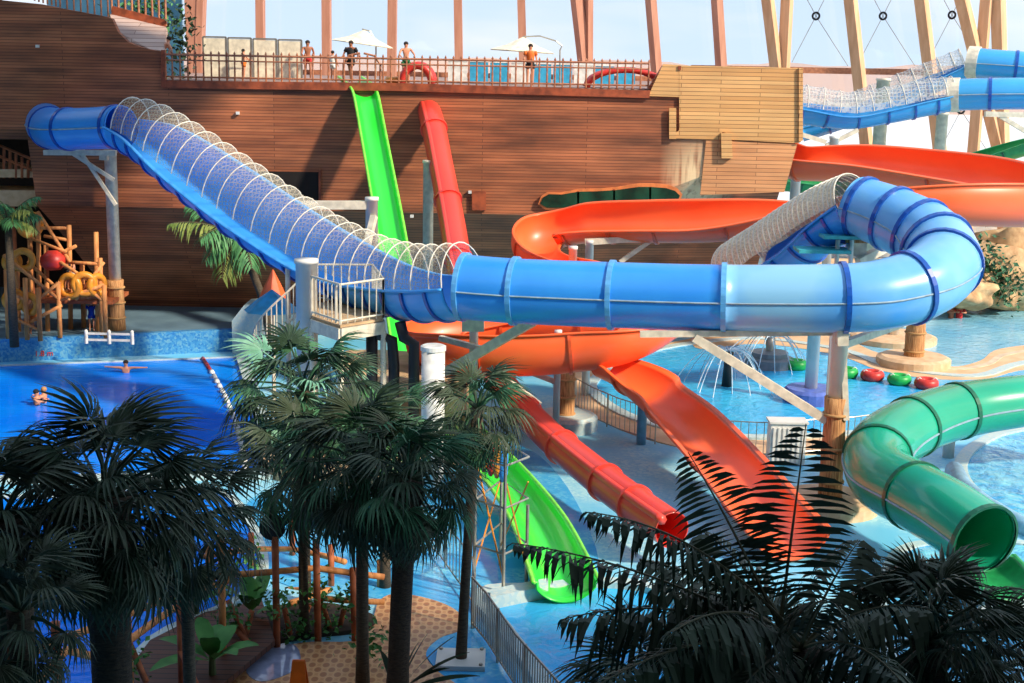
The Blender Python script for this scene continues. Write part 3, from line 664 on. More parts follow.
def ring(mb, inner, outer, z0, z1):
    n = len(inner); vs = [(p[0],p[1],z) for z in (z0, z1) for poly in (inner, outer) for p in poly]; fs = []
    for i in range(n):
        j = (i+1) % n
        fs += [(2*n+i, 3*n+i, 3*n+j, 2*n+j), (i, 2*n+i, 2*n+j, j), (n+i, n+j, 3*n+j, 3*n+i)]
    return mb.add(vs, fs)
def pool(name, pts, z, mt, label, coping=.0, cmat=None, ch=.12, sm=True):
    poly = smooth_poly(xy(pts)) if sm else xy(pts)
    o = obj(name, MB().prism(poly, .0, z), mt); tag(o, label, 'pool water', kind='stuff')
    if coping:
        o2 = obj('trim_coping', ring(MB(), poly, offset_poly(poly, coping), 0, ch), cmat); tag(o2, kind='structure')
    return poly
# left deep pool (straight sided) with its near coping
a = [G(-120,371.5), G(236,358.5)]
near = [G(262,474), G(-160,483)]
lp = [(a[0].x,a[0].y),(a[1].x,a[1].y),(near[0].x+.2,near[0].y),(near[1].x,near[1].y)]
tag(obj('pool_water', MB().prism(lp, 0, .03), mWaterL), 'deep saturated blue swimming pool at left with a lane rope', 'pool water', kind='stuff')
struct('trim_pool_edge', MB().prism([(near[0].x+.6,near[0].y),(near[1].x,near[1].y),(near[1].x,near[1].y-.5),(near[0].x+.6,near[0].y-.5)], 0, .14), mTileP)
struct('trim_pool_edge_side', MB().prism([(lp[1][0],lp[1][1]),(lp[2][0],lp[2][1]),(lp[2][0]+.5,lp[2][1]),(lp[1][0]+.5,lp[1][1])], 0, .14), mTileP)
struct('trim_waterline', MB().prism([(a[0].x,a[0].y-.02),(a[1].x,a[1].y-.02),(a[1].x,a[1].y+.05),(a[0].x,a[0].y+.05)], 0, .09), mTileP)
# activity pool and lazy river at right
pR1 = pool('pool_water', [(598,392),(604,378),(622,366),(655,353),(700,345),(760,341),(838,352),(880,367),(930,376),(985,378),(1030,365),(1110,360),(1150,405),(1024,412),(940,424),(850,433),(760,437),(690,432),(630,415)], .05, mWaterR, 'bright blue activity pool with fountains and floating rings', .45, mTileP, .1)
pool('pool_water', [(845,343),(862,326),(905,309),(960,304),(1030,303),(1120,306),(1120,345),(1040,350),(1000,356),(984,365),(950,370),(900,364),(862,355)], .05, mWaterP, 'pale rippled shallow pool at the far right', .3, mConc, .08)
pool('pool_water', [(968,466),(985,448),(1024,434),(1130,425),(1200,500),(1100,560),(1035,533),(995,506),(972,486)], .09, mWaterF, 'sparkling pool at the right edge in front of the green tube slide', .4, mTileP, .16)
pool('pool_water', [(900,560),(950,545),(1000,545),(1060,560),(1130,640),(1080,720),(960,720),(890,640)], .05, mWaterF, 'splash pool with white foam at the mouth of the green tube slide', .3, mTileP, .1)
pool('pool_water', [(488,600),(545,596),(600,590),(660,600),(700,640),(690,720),(570,720),(545,678),(510,632)], .05, mWaterR, 'turquoise splash pool at the foot of the lime slide', .35, mTileP, .2)
pool('pool_water', [(-80,520),(60,500),(150,492),(225,500),(258,560),(235,600),(150,640),(90,720),(-40,860),(-300,800)], .05, mWaterL, 'blue water channel under the log fence at lower left', .25, mTileP, .1)
# wet blue chutes beside the slides
def flat(name, pts, z, mt, sm=True):
    poly = smooth_poly(xy(pts)) if sm else xy(pts); return struct(name, MB().prism(poly, 0, z), mt)
mWet = tile_mat('wet bright blue mosaic', (64,170,230), (120,206,236), (88,188,234), .08, patch=(50,164,230), rough=.15, pscale=.8)
flat('trim_wet_floor', [(250,500),(330,478),(420,452),(470,440),(530,450),(575,500),(600,580),(545,592),(490,596),(480,640),(430,640),(380,600),(300,590),(250,560)], .02, mWet)
flat('trim_sandy_path', [(556,372),(590,362),(640,350),(700,338),(700,347),(655,356),(620,369),(606,380),(602,392),(632,417),(692,434),(760,441),(850,436),(940,427),(1024,416),(1130,408),(1130,420),(1024,428),(940,440),(850,452),(760,457),(690,450),(620,430),(572,402)], .035, mSand)
flat('trim_sand_island', [(700,338),(760,331),(838,338),(872,352),(905,360),(950,368),(980,362),(1000,350),(1060,344),(1130,345),(1130,362),(1030,370),(985,380),(930,380),(878,371),(835,356),(760,345),(700,350)], .06, mSand)
flat('trim_beach', [(780,286),(880,298),(960,303),(1250,300),(1250,270),(980,272),(780,276)], T+.04, mSand)
flat('trim_paving', [(170,720),(196,690),(236,662),(300,645),(362,640),(380,602),(405,596),(445,606),(466,622),(462,632),(440,640),(426,655),(436,672),(470,700),(480,760),(200,800)], .05, mScale)
flat('trim_blue_strip', [(426,655),(440,636),(470,622),(492,640),(530,690),(560,740),(470,740),(436,672)], .045, mWet)
tag(obj('puddle', MB().prism(smooth_poly(xy([(246,672),(262,652),(290,646),(300,656),(296,672),(262,684)])), .05, .058), mat('puddle water', (150,160,190), .05)), 'pale shiny puddle on the scale patterned paving', 'puddle')
# lower splash wall by the lime slide landing
m = MB(); w0, w1 = G(490,612), G(548,600); m.prism([(w0.x,w0.y),(w1.x,w1.y),(w1.x,w1.y+.5),(w0.x,w0.y+.5)], 0, .35); struct('trim_splash_wall', m, mTileP)
foam = [(1000,580,1.1,.5),(1030,600,1.5,.5),(985,590,.7,.3),(1010,620,.8,.3)]
m = MB()
for i, (u, v, r, h) in enumerate(foam): m.blob(G(u,v,.05), (r,r,h*.5), i, .35, 16, 10)
tag(obj('splash_foam', m, mFoam, None, True), 'white foaming water below the green tube slide', 'foam', kind='stuff')
# lane rope: floats on a line
rp0, rp1 = G(205,361.5), G(246,472)
ln = [G(204,361.5), G(212,374), G(225,398), G(236,425), G(243,452), G(246,474)]
cat_pts = []
for i in range(len(ln)-1):
    for j in range(5): cat_pts.append(ln[i].lerp(ln[i+1], j/5))
t = thing('lane_rope', ln[0], 'lane rope with red then white floats crossing the deep blue pool', 'lane rope')
obj('line', MB().tube([p+Vector((0,0,.05)) for p in ln], .02, 5), mWhite, t)
for i, p in enumerate(cat_pts):
    d = (cat_pts[min(i+1, len(cat_pts)-1)]-cat_pts[max(i-1,0)]).normalized()
    if i < 5: obj('red_float', MB().tube([p-d*.38+Vector((0,0,.06)), p+d*.38+Vector((0,0,.06))], .075, 8), mRedP, t, True)
    else: obj('white_float', MB().tube([p-d*.17+Vector((0,0,.07)), p+d*.17+Vector((0,0,.07))], .1, 8), mWhite, t, True)
# floating rings
def ring_float(u, v, mt, lab):
    b = G(u, v, .05); t = thing('swim_ring', b, lab, 'inflatable ring', 'rings floating on the river')
    obj('ring', MB().torus(b+Vector((0,0,.19)), .3, .17, Matrix.Diagonal((1,1,1.2)), 28, 12), mt, t, True)
    for s in (-1, 1): obj('handle', MB().tube([b+Vector((s*.3-.08,-.1,.36)), b+Vector((s*.3,-.1,.43)), b+Vector((s*.3+.08,-.1,.36))], .025, 5), mWhite, t)
ring_float(796, 369, mGreenP, 'green ring floating left of the two pale grey pool columns')
ring_float(846, 377, mGreenP, 'green ring floating just right of the tall column, left of the red ring')
ring_float(872, 380, mRedP, 'red ring floating between two green rings')
ring_float(899, 384, mGreenP, 'green ring floating between the two red rings')
ring_float(926, 388, mRedP, 'red ring at the right end of the row, above the green tube slide')
# fountains
def fountain(u, v, hpx, lab, big):
    b = G(u, v, .05); top = P(u, hpx, b.y); h = top.z-b.z
    t = thing('water_fountain', b, lab, 'fountain')
    if big: obj('stepped_base', MB().lathe(b, [(1.0,0),(1.0,.35),(.75,.4),(.75,.6),(.3,.65)]), mat('wet grey stone', (130,140,146), .4), t)
    obj('stem', MB().lathe(b, [(.22,0),(.16,h*.6),(.2,h),(.05,h+.05)]), mDarkPipe if not big else mGalv, t, True)
    m = MB()
    for k in range(16):
        a = k*2*math.pi/16; R_ = 1.3+.4*(k%3); l = [b+Vector((math.cos(a)*R_*q, math.sin(a)*R_*q, h+1.2*q-(h+1.2)*q*q*1.0)) for q in (0,.15,.3,.45,.6,.75,.9,1)]
        m.tube(l, .018, 4)
    tag(obj('water_jets', m, mFoam, t), kind='stuff')
fountain(727, 386, 352, 'dark fountain post spraying thin arcs in the middle of the activity pool', False)
fountain(769, 366, 338, 'fountain on a stepped grey base at the back of the activity pool', True)
# ---------------------------------------------------------------- fences
def fence(name, pts, h, lab, mt, step=.16, posts=2.0, z=0, cat='fence', r=.012):
    pts = [Vector(p) for p in pts]; t = thing(name, pts[0], lab, cat)
    L = [0]
    for a, b in zip(pts, pts[1:]): L.append(L[-1]+(b-a).length)
    def at(s):
        for i in range(len(pts)-1):
            if s <= L[i+1]+1e-6: return pts[i].lerp(pts[i+1], (s-L[i])/(L[i+1]-L[i]))
        return pts[-1]
    up = Vector((0,0,1))
    for hh in (h, .12): obj('rail', MB().tube([p+up*hh for p in pts], r*1.6, 6), mt, t)
    k = max(1, int(L[-1]/posts))
    for i in range(k+1): obj('post', MB().tube([at(L[-1]*i/k), at(L[-1]*i/k)+up*(h+.03)], r*2.2, 6), mt, t)
    k2 = max(2, int(L[-1]/step)); m = MB()
    cols = []
    for i in range(k2+1):
        p = at(L[-1]*i/k2); cols.append(p)
    if k2 <= 100:
        for p in cols: obj('bar', MB().tube([p+up*.12, p+up*h], r, 4), mt, t)
    else:
        for p in cols: m.tube([p+up*.12, p+up*h], r, 4)
        tag(obj('bars', m, mt, t), kind='stuff')
    return t
fence('river_fence', gp([(556,378),(565,404),(592,420),(618,432),(655,444)], .04), 1.15, 'dark thin metal fence along the sandy path left of the dropping orange slide', mGalv, .24, 2.4)
fence('river_fence', gp([(700,455),(760,458),(850,452),(905,444)], .04), 1.15, 'thin metal fence along the pool edge right of the dropping orange slide', mGalv, .24, 2.4)
fence('river_fence', gp([(940,440),(1024,428),(1090,420)], .04), .5, 'low metal edge fence behind the green tube slide', mGalv, .4, 2.4)
fence('walkway_fence', gp([(472,628),(486,645),(515,690),(560,745)], .05), 1.15, 'bright metal fence running down beside the splash pool at bottom centre', mGalv, .13, 1.6, r=.016)
fence('walkway_fence', gp([(400,520),(440,560),(472,606),(474,628)], .05), 1.15, 'thin metal fence on the blue floor behind the slender palm', mGalv, .3, 1.6)
# stair frame with ropes beside the lime slide
b = G(500, 560, 0)
t = thing('pipe_frame', b, 'tall thin pipe frame with rails and yellow ropes standing beside the lower lime slide', 'frame')
fp = [G(474,590), G(503,600), G(526,588), G(500,566)]
tp = [P(474,475,fp[0].y), P(503,440,fp[1].y), P(526,505,fp[2].y), P(500,470,fp[3].y)]
for p, q in zip(fp, tp): obj('post', MB().tube([p, Vector((p.x,p.y,q.z))], .045, 6), mGalv, t)
for hh in (1.1, 2.2, 3.2):
    obj('rail', MB().tube([Vector((p.x,p.y,hh)) for p in fp]+[Vector((fp[0].x,fp[0].y,hh))], .03, 5), mGalv, t)
for k in range(4): obj('rope', MB().tube([Vector((fp[k].x,fp[k].y,3.2-.3*k)), Vector((fp[(k+1)%4].x,fp[(k+1)%4].y,.5))], .022, 5), mYellow, t)
for k, (u, v, mt, lab) in enumerate([(484,452,mYellow,'yellow flag float hanging at the left of the small cluster'), (491,456,mRedP,'red float hanging in the middle of the small cluster'), (497,458,mYellow,'yellow float hanging right of the red one'), (503,462,mBlue,'tall blue banner float at the right of the small cluster')]):
    p = P(u, v, fp[0].y+1.5); tag(obj('hanging_float', MB().lathe(p-Vector((0,0,.5)), [(.04,0),(.12,.2),(.13,.7),(.04,1.0)], 10), mt, None, True), lab, 'float', 'floats hung beside the lime slide')
# deck balustrade
bs = [P(165,80.5,XK+.2), P(400,83,XK+.2), P(648,90,XK+.2)]
t = thing('deck_balustrade', bs[0], 'long red brown balustrade along the top deck of the hull', 'railing')
L = (bs[-1]-bs[0]).length; up = Vector((0,0,1))
def bat(f):
    x = bs[0].x+(bs[-1].x-bs[0].x)*f; return Vector((x, XK+.18, DECK-.02))
for hh, w_ in ((1.02,.05),(.8,.035),(.14,.04)): obj('rail', MB().tube([bat(0)+up*hh, bat(1)+up*hh], w_, 6), mRail, t)
nb = 62
for i in range(nb+1):
    p = bat(i/nb); big = i % 4 == 0
    obj('baluster', MB().lathe(p, [(.038,0),(.038,.5),(.026,.6),(.038,.7),(.026,1.05),(.048,1.1),(.0,1.2)], 6), mRail, t)
# rail of the upper left
m = thing('upper_railing', P(60,2,56), 'brown railing at the very top left above the planks', 'railing')
l = [P(30,-8,58.3), P(60,0,58.3), P(108,10,58.6)]
for hh in (.9, .5): obj('rail', MB().tube([p+up*hh for p in l], .045, 6), mRail, m)
for k in range(15):
    q = k/14*2; i = min(int(q), 1); p = l[i].lerp(l[i+1], q-i); obj('baluster', MB().tube([p-up*.3, p+up*1.1], .035, 6), mRail, m)
l = [P(112,12,60.3), P(166,26,60.3)]
m = thing('apron_railing', l[0], 'brown railing with planters above the pale plank apron', 'railing')
obj('rail', MB().bar(l[0], l[1], .12, .5), mTrimW, m)
for k in range(9): p = l[0].lerp(l[1], k/8); obj('baluster', MB().tube([p, p+up*1.5], .05, 6), mRail, m)
# platform with railing
pz = P(320, 316, 41).z
pl = [P(318,306,42.2), P(300,312,42.6), P(352,318,39.6), P(386,311,40.4), P(384,300,42.8), P(330,298,44.5)]
pl = [Vector((p.x, p.y, pz)) for p in pl]
cor = [Vector((P(312,310,40.6).x, 40.6, pz)), Vector((P(342,315,39.6).x, 39.2, pz)), Vector((P(384,312,40.6).x, 40.4, pz)), Vector((P(372,305,43).x, 43.2, pz)), Vector((P(318,303,43).x, 43, pz))]
t = thing('viewing_platform', cor[0], 'small steel platform with plank floor and white railing beside the thick column', 'platform')
obj('plank_floor', MB().prism([(p.x,p.y) for p in cor], pz, pz+.07), mBeige, t)
for a_, b_ in zip(cor, cor[1:]+cor[:1]): obj('edge_beam', MB().bar(a_-up*.2, b_-up*.2, .12, .36), mSteelW, t)
for k, (a_, b_) in enumerate(list(zip(cor, cor[1:]+cor[:1]))[:4]):
    obj('rail', MB().tube([a_+up*1.25, b_+up*1.25], .035, 6), mSteelW, t); obj('rail', MB().tube([a_+up*.2, b_+up*.2], .03, 6), mSteelW, t)
    n_ = int((b_-a_).length/.24)
    for i in range(n_+1):
        p = a_.lerp(b_, i/n_); obj('bar' if i % 6 else 'post', MB().tube([p+up*.1, p+up*1.25], .018 if i % 6 else .04, 5), mSteelW, t)
for p in (cor[0], cor[1], cor[2]): obj('leg', MB().tube([p-up*.3, Vector((p.x, p.y, 0))], .09, 8), mSteelW, t)
# spiral rail and blue red canopy left of the thick column
b = G(280, 372, 0)
t = thing('stair_rail', Vector((P(275,340,44).x, 44, 0)), 'spiral white stair rail with vertical bars left of the thick column', 'stair railing')
for k in range(16):
    a_ = k/15*2.6; p = Vector((P(288,300,44).x-1.1*math.cos(a_*.9), 44-1.1*math.sin(a_), 0)); zz = 3.2+k*.16
    obj('bar', MB().tube([Vector((p.x,p.y,zz-1.9)), Vector((p.x,p.y,zz))], .02, 5), mSteelW, t)
for off in (0, 1.0):
    obj('rail', MB().tube([Vector((P(288,300,44).x-1.1*math.cos(k/15*2.6*.9), 44-1.1*math.sin(k/15*2.6), 3.2+k*.16-off)) for k in range(16)], .035, 6), mSteelW, t)
obj('centre_post', MB().tube([Vector((P(288,300,44).x,44,0)), Vector((P(288,300,44).x,44,5.6))], .08, 8), mSteelW, t)
def cone_roof(u, v, Y, r, h, m1, lab):
    p = P(u, v, Y); t = thing('small_canopy', Vector((p.x,p.y,0)), lab, 'canopy')
    obj('canopy_cloth', MB().lathe(p, [(r,-h*.5),(r*.55,0),(.02,h*.5)], 8), m1, t); obj('pole', MB().tube([Vector((p.x,p.y,0)), p], .05, 6), mSteelW, t)
cone_roof(272, 300, 46, .95, .7, mCyan, 'blue pointed canopy left of the thick column'); cone_roof(273, 284, 47.5, .5, 1.0, mOrange, 'orange red pointed canopy just above the blue one')
# beige stone kiosk behind the palms
def hull_block(name, pts, z0, z1, mt, lab, cat):
    poly = smooth_poly(pts, 3); o = obj(name, MB().prism(poly, z0, z1), mt); return tag(o, lab, cat)
cx = P(400, 370, 44)
hull_block('stone_terrace', [(P(346,360,44).x,44),(P(400,375,42).x,41.5),(P(460,380,42).x,41),(P(462,350,46).x,46),(P(350,340,47).x,47)], 0, 2.3, mBeige, 'beige stone terrace half hidden behind the palms under the platform', 'terrace')
hull_block('stone_step', [(P(262,440,39).x,39.5),(P(330,440,38).x,38.6),(P(420,440,38).x,38.6),(P(430,400,40).x,41),(P(270,400,40).x,41.5)], 0, .5, mBeige, 'low beige stone step behind the centre palms', 'step')
# white louvred cabinet by the fence
b = G(785, 462, .04); t = thing('white_cabinet', b, 'white slatted cabinet standing by the pool fence in front of the pool', 'cabinet')
obj('cabinet_body', MB().box(b+Vector((0,0,.65)), (1.1,.6,1.3)), mWhite, t)
for k in range(7): obj('slat', MB().box(b+Vector((-.45+.15*k,-.32,.62)), (.06,.04,1.1)), mSteel, t)
obj('cabinet_top', MB().box(b+Vector((0,0,1.33)), (1.2,.7,.06)), mSteel, t)
b = G(880, 505, 0); t = thing('pool_light', b, 'small white box light on a short post by the green tube slide', 'light')
obj('post', MB().tube([b, b+up*.8], .05, 6), mSteel, t); obj('lamp_box', MB().box(b+up*.95, (.4,.3,.25)), mSteelW, t)
# side slab of the splash pool (blue curved bench)
tag(obj('pool_bench', MB().tube([G(u, v, .1) for u, v in ((954,470),(962,486),(985,505),(1024,528),(1060,545))], .28, 10), mat('pale blue tile bench', (140,186,214), .4), None, True), 'pale blue rounded wall curving along the right front pool', 'wall')
# ---------------------------------------------------------------- timber beams and glazing
def beam(u0, u1, v1, lab, w_=.62, d_=1.0, Y=80, v0=-60, zb=None, rot=0, mt=None, grp='timber beams of the dome'):
    a_ = P(u1, v1, Y); b_ = P(u0+(u0-u1)*.8, -60 if v0 is None else v0, Y)
    if zb is not None:
        k = (zb-a_.z)/(b_.z-a_.z); a_ = a_+(b_-a_)*k
    mb = MB(); t_ = (b_-a_).normalized(); x = Vector((math.cos(rot), math.sin(rot), 0)); x = (x-t_*x.dot(t_)).normalized(); y = t_.cross(x)
    b_ = b_+t_*14+Vector((0,-2.5,0)); mid = a_.lerp(b_, .6)+Vector((0,.9,0))
    vs = []
    for p in (a_, mid, b_): vs += [p+x*i*w_/2+y*j*d_/2 for i, j in ((-1,-1),(1,-1),(1,1),(-1,1))]
    fs = [(0,3,2,1),(8,9,10,11)]+[(4*s+i, 4*s+(i+1)%4, 4*s+4+(i+1)%4, 4*s+4+i) for s in (0,1) for i in range(4)]
    o = obj('dome_beam', mb.add(vs, fs), mt or mWood); tag(o, lab, 'beam')
BE = [(194,196,58,'thick timber beam beside the upper left plants, leftmost of the row',.8,.9), (203,200,60,'lit thin timber beam touching the leftmost thick one',.35,1.0),
 (261,261,60,'slim timber beam above the white screens',.42,.8), (327,327,62,'slim timber beam left of the leaning parasol',.46,.8), (393,392,62,'timber beam just right of the leaning parasol',.48,.8),
 (458,459,64,'slim timber beam midway between the two parasols',.44,.8), (521,523,64,'timber beam directly behind the open parasol',.44,.8)]
for u0, u1, v1, lab, w_, d_ in BE: beam(u0, u1, v1, lab, w_, d_, zb=DECK-1, mt=mWoodB)
for u0, u1, v1, lab, w_ in [(576,584,64,'left timber beam of the pair right of the open parasol',.5),(588,588,64,'right timber beam of the pair right of the open parasol',.32),(650,656,66,'slightly leaning timber beam above the right end of the balustrade',.4),(716,721,66,'leaning timber beam above the pale plank cladding',.42)]:
    beam(u0, u1, v1, lab, w_, .55, zb=DECK-1, rot=.5, mt=mWoodB)
for u0, u1, v1, lab, w_ in [(766,775,66,'left timber beam of the pair above the hull corner',.6),(786,783,66,'right timber beam of the pair above the hull corner',.55),(849,858,76,'leaning timber beam right of the hull corner, rings on both sides',.7),(918,927,62,'leaning timber beam above the far blue slide',.75),(962,985,100,'wide leaning timber beam left of the crossed pair',.85),(984,979,60,'thin timber strut crossing between two wide beams',.45),(996,1000,120,'broad lit timber beam at the right edge reaching down to the rocks',.95)]:
    beam(u0, u1, v1, lab, w_*.62, .62, zb=0.5 if u0 > 900 else DECK-6, rot=.75)
# cable net with ring nodes in front of the glazing
for k, (u, v, lab) in enumerate([(816,16,'dark ring joining cables, left of the three in the upper row'),(883,16,'dark ring joining cables, middle of the three in the upper row'),(952,15,'dark ring joining cables, right of the three in the upper row'),(961,110,'dark ring joining cables, hanging below the far blue slide')]):
    p = P(u, v, 80.6); t = thing('cable_ring', p, lab, 'cable ring', 'rings of the cable net')
    obj('ring', MB().torus(p, .19, .06, Matrix.Rotation(math.pi/2, 3, 'X'), 20, 8), mBlack, t, True)
    for du, dv in ((-32,-60),(30,-60),(-24,46),(32,50)):
        obj('cable', MB().tube([p, P(u+du, v+dv, 80.6)], .018, 4), mGalv, t)
mGlass = glass_mat('clear glazing')
struct('window_1', MB().box((10, 82.5, 14), (110, .05, 27)), mGlass)
struct('trim_window_rail', MB().box((P(900,72,82).x, 82, P(900,72,82).z), (24, .3, .35)), mRail)
struct('trim_parapet', MB().box((-5, 81.2, DECK+.1), (36, .3, .3)), mRail)
struct('wall_back', MB().box((30, 84, 1.8), (80, .5, 3.8)), mWallG)
# distant hills
m = MB(); pr = []
for k in range(60):
    u = -100+k*22; pr.append(P(u, 54+.019*u*.0+ (u-100)*.0155 + 2*math.sin(k*.9)+1.2*math.sin(k*2.3), 400))
vs = [p for p in pr]+[Vector((p.x*1.0, 400, -2)) for p in pr]+[Vector((p.x*1.4, 560, -2)) for p in pr]
n_ = len(pr); fs = []
for i in range(n_-1): fs += [(i, n_+i, n_+i+1, i+1), (i, i+1, 2*n_+i+1, 2*n_+i)]
tag(obj('hills', m.add(vs, fs), mat('distant hills', (206,176,160), .9, col2=(188,166,158), scale=.02)), kind='structure')
# ---------------------------------------------------------------- deck furniture
for k in range(4):
    a_ = P(204+25*k, 79, 62); b_ = P(227+25*k, 79, 62); z0 = DECK; z1 = P(215,37+.5*k,62).z
    t = thing('wind_screen', Vector((a_.x,62,DECK)), 'cream canvas wind screen panel on the deck, %s' % ['leftmost of the four','second from the left of the four','third from the left of the four','rightmost of the four'][k], 'screen', 'cream screens on the deck')
    obj('canvas_panel', MB().box(((a_.x+b_.x)/2, 62, (z0+z1)/2), ((b_.x-a_.x), .04, z1-z0-.1)), mCanvas, t)
    for x_ in (a_.x, b_.x): obj('frame_post', MB().box((x_, 62, (z0+z1)/2), (.07,.07,z1-z0)), mGalv, t)
    obj('frame_rail', MB().box(((a_.x+b_.x)/2, 62, z1), (b_.x-a_.x,.07,.07)), mGalv, t)
def parasol(u, v, Y, r, lab, tilt, pu, arm):
    top = P(u, v, Y); base = P(pu, 80, Y); base.z = DECK
    t = thing('cantilever_parasol', base, lab, 'parasol')
    M_ = Matrix.Rotation(tilt, 3, 'Y'); mb = MB(); vs = [top+M_@Vector((0,0,.1))]
    for q, zz in ((.5,-.28),(1,-.52)):
        for j in range(8): a_ = 2*math.pi*(j+.5)/8; vs.append(top+M_@Vector((r*q*math.cos(a_), r*q*math.sin(a_), zz)))
    fs = [(0,1+j,1+(j+1)%8) for j in range(8)]+[(1+j,9+j,9+(j+1)%8,1+(j+1)%8) for j in range(8)]
    fs2 = [tuple(i+17 for i in f)[::-1] for f in fs]; mb.add(vs+[p-Vector((0,0,.03)) for p in vs], fs+fs2)
    obj('canopy', mb, mCanvas, t)
    pts = [top+Vector((0,0,.1))]+[P(a_, b_, Y) for a_, b_ in arm]+[Vector((base.x, base.y, DECK))]
    obj('curved_arm', MB().tube(pts, .035, 6), mGalv, t); obj('foot', MB().lathe(base, [(.4,0),(.4,.08),(.1,.1)], 12), mGalv, t)
parasol(364, 32, 64, 1.45, 'cream parasol tilted to one side on the deck behind the lime slide', .12, 376, [(362,29),(370,31),(374,38),(376,45)])
parasol(523, 39, 62, 1.5, 'open cream parasol on the deck behind the person in orange', 0.05, 560, [(540,36),(556,41),(562,46),(560,50)])
# kids pool on the deck: blue panels, red arch, red coil
for k in range(9):
    u0 = 448+k*21; a_ = P(u0, 80, 66); b_ = P(u0+19, 80, 66)
    if k == 0: t = thing('pool_screen', Vector((a_.x,66,DECK)), 'long blue and white pool screen on the deck behind the balustrade', 'screen')
    hh = P(500, 60+.3*k, 66).z
    obj('blue_panel', MB().box(((a_.x+b_.x)/2,66,(DECK+hh)/2-.05), (b_.x-a_.x,.06,(hh-DECK)-.1)), mCyan if k%3 else mWhite, t)
    obj('panel_cap', MB().box(((a_.x+b_.x)/2,66,hh-.05), (b_.x-a_.x,.1,.1)), mWhite, t)
def arc_tube(u, v, Y, r, w_, lab, mt, nm, cat, n=5, flat_=1.0):
    c = P(u, v, Y); c.z = DECK; t = thing(nm, c, lab, cat)
    for k in range(n):
        yy = (k-(n-1)/2)*.35
        obj('arch_hoop', MB().tube([c+Vector((r*math.cos(math.pi*j/12), yy, r*flat_*math.sin(math.pi*j/12))) for j in range(13)], w_, 8), mt, t, True)
arc_tube(418, 84, 60, .62, .16, 'red coiled play tunnel on the deck right of the lime slide', mRedP, 'play_tunnel', 'play tunnel', 5, 1.2)
arc_tube(625, 90, 59, 1.6, .12, 'low red arched canopy on the deck near the end of the balustrade', mRedP, 'play_arch', 'play arch', 5, .45)
tag(obj('yellow_float', MB().torus(P(395,80,60)*1.0, .3, .14, None, 16, 8), mYellow, None, True), 'yellow ring lying on the deck left of the red play tunnel', 'inflatable ring')
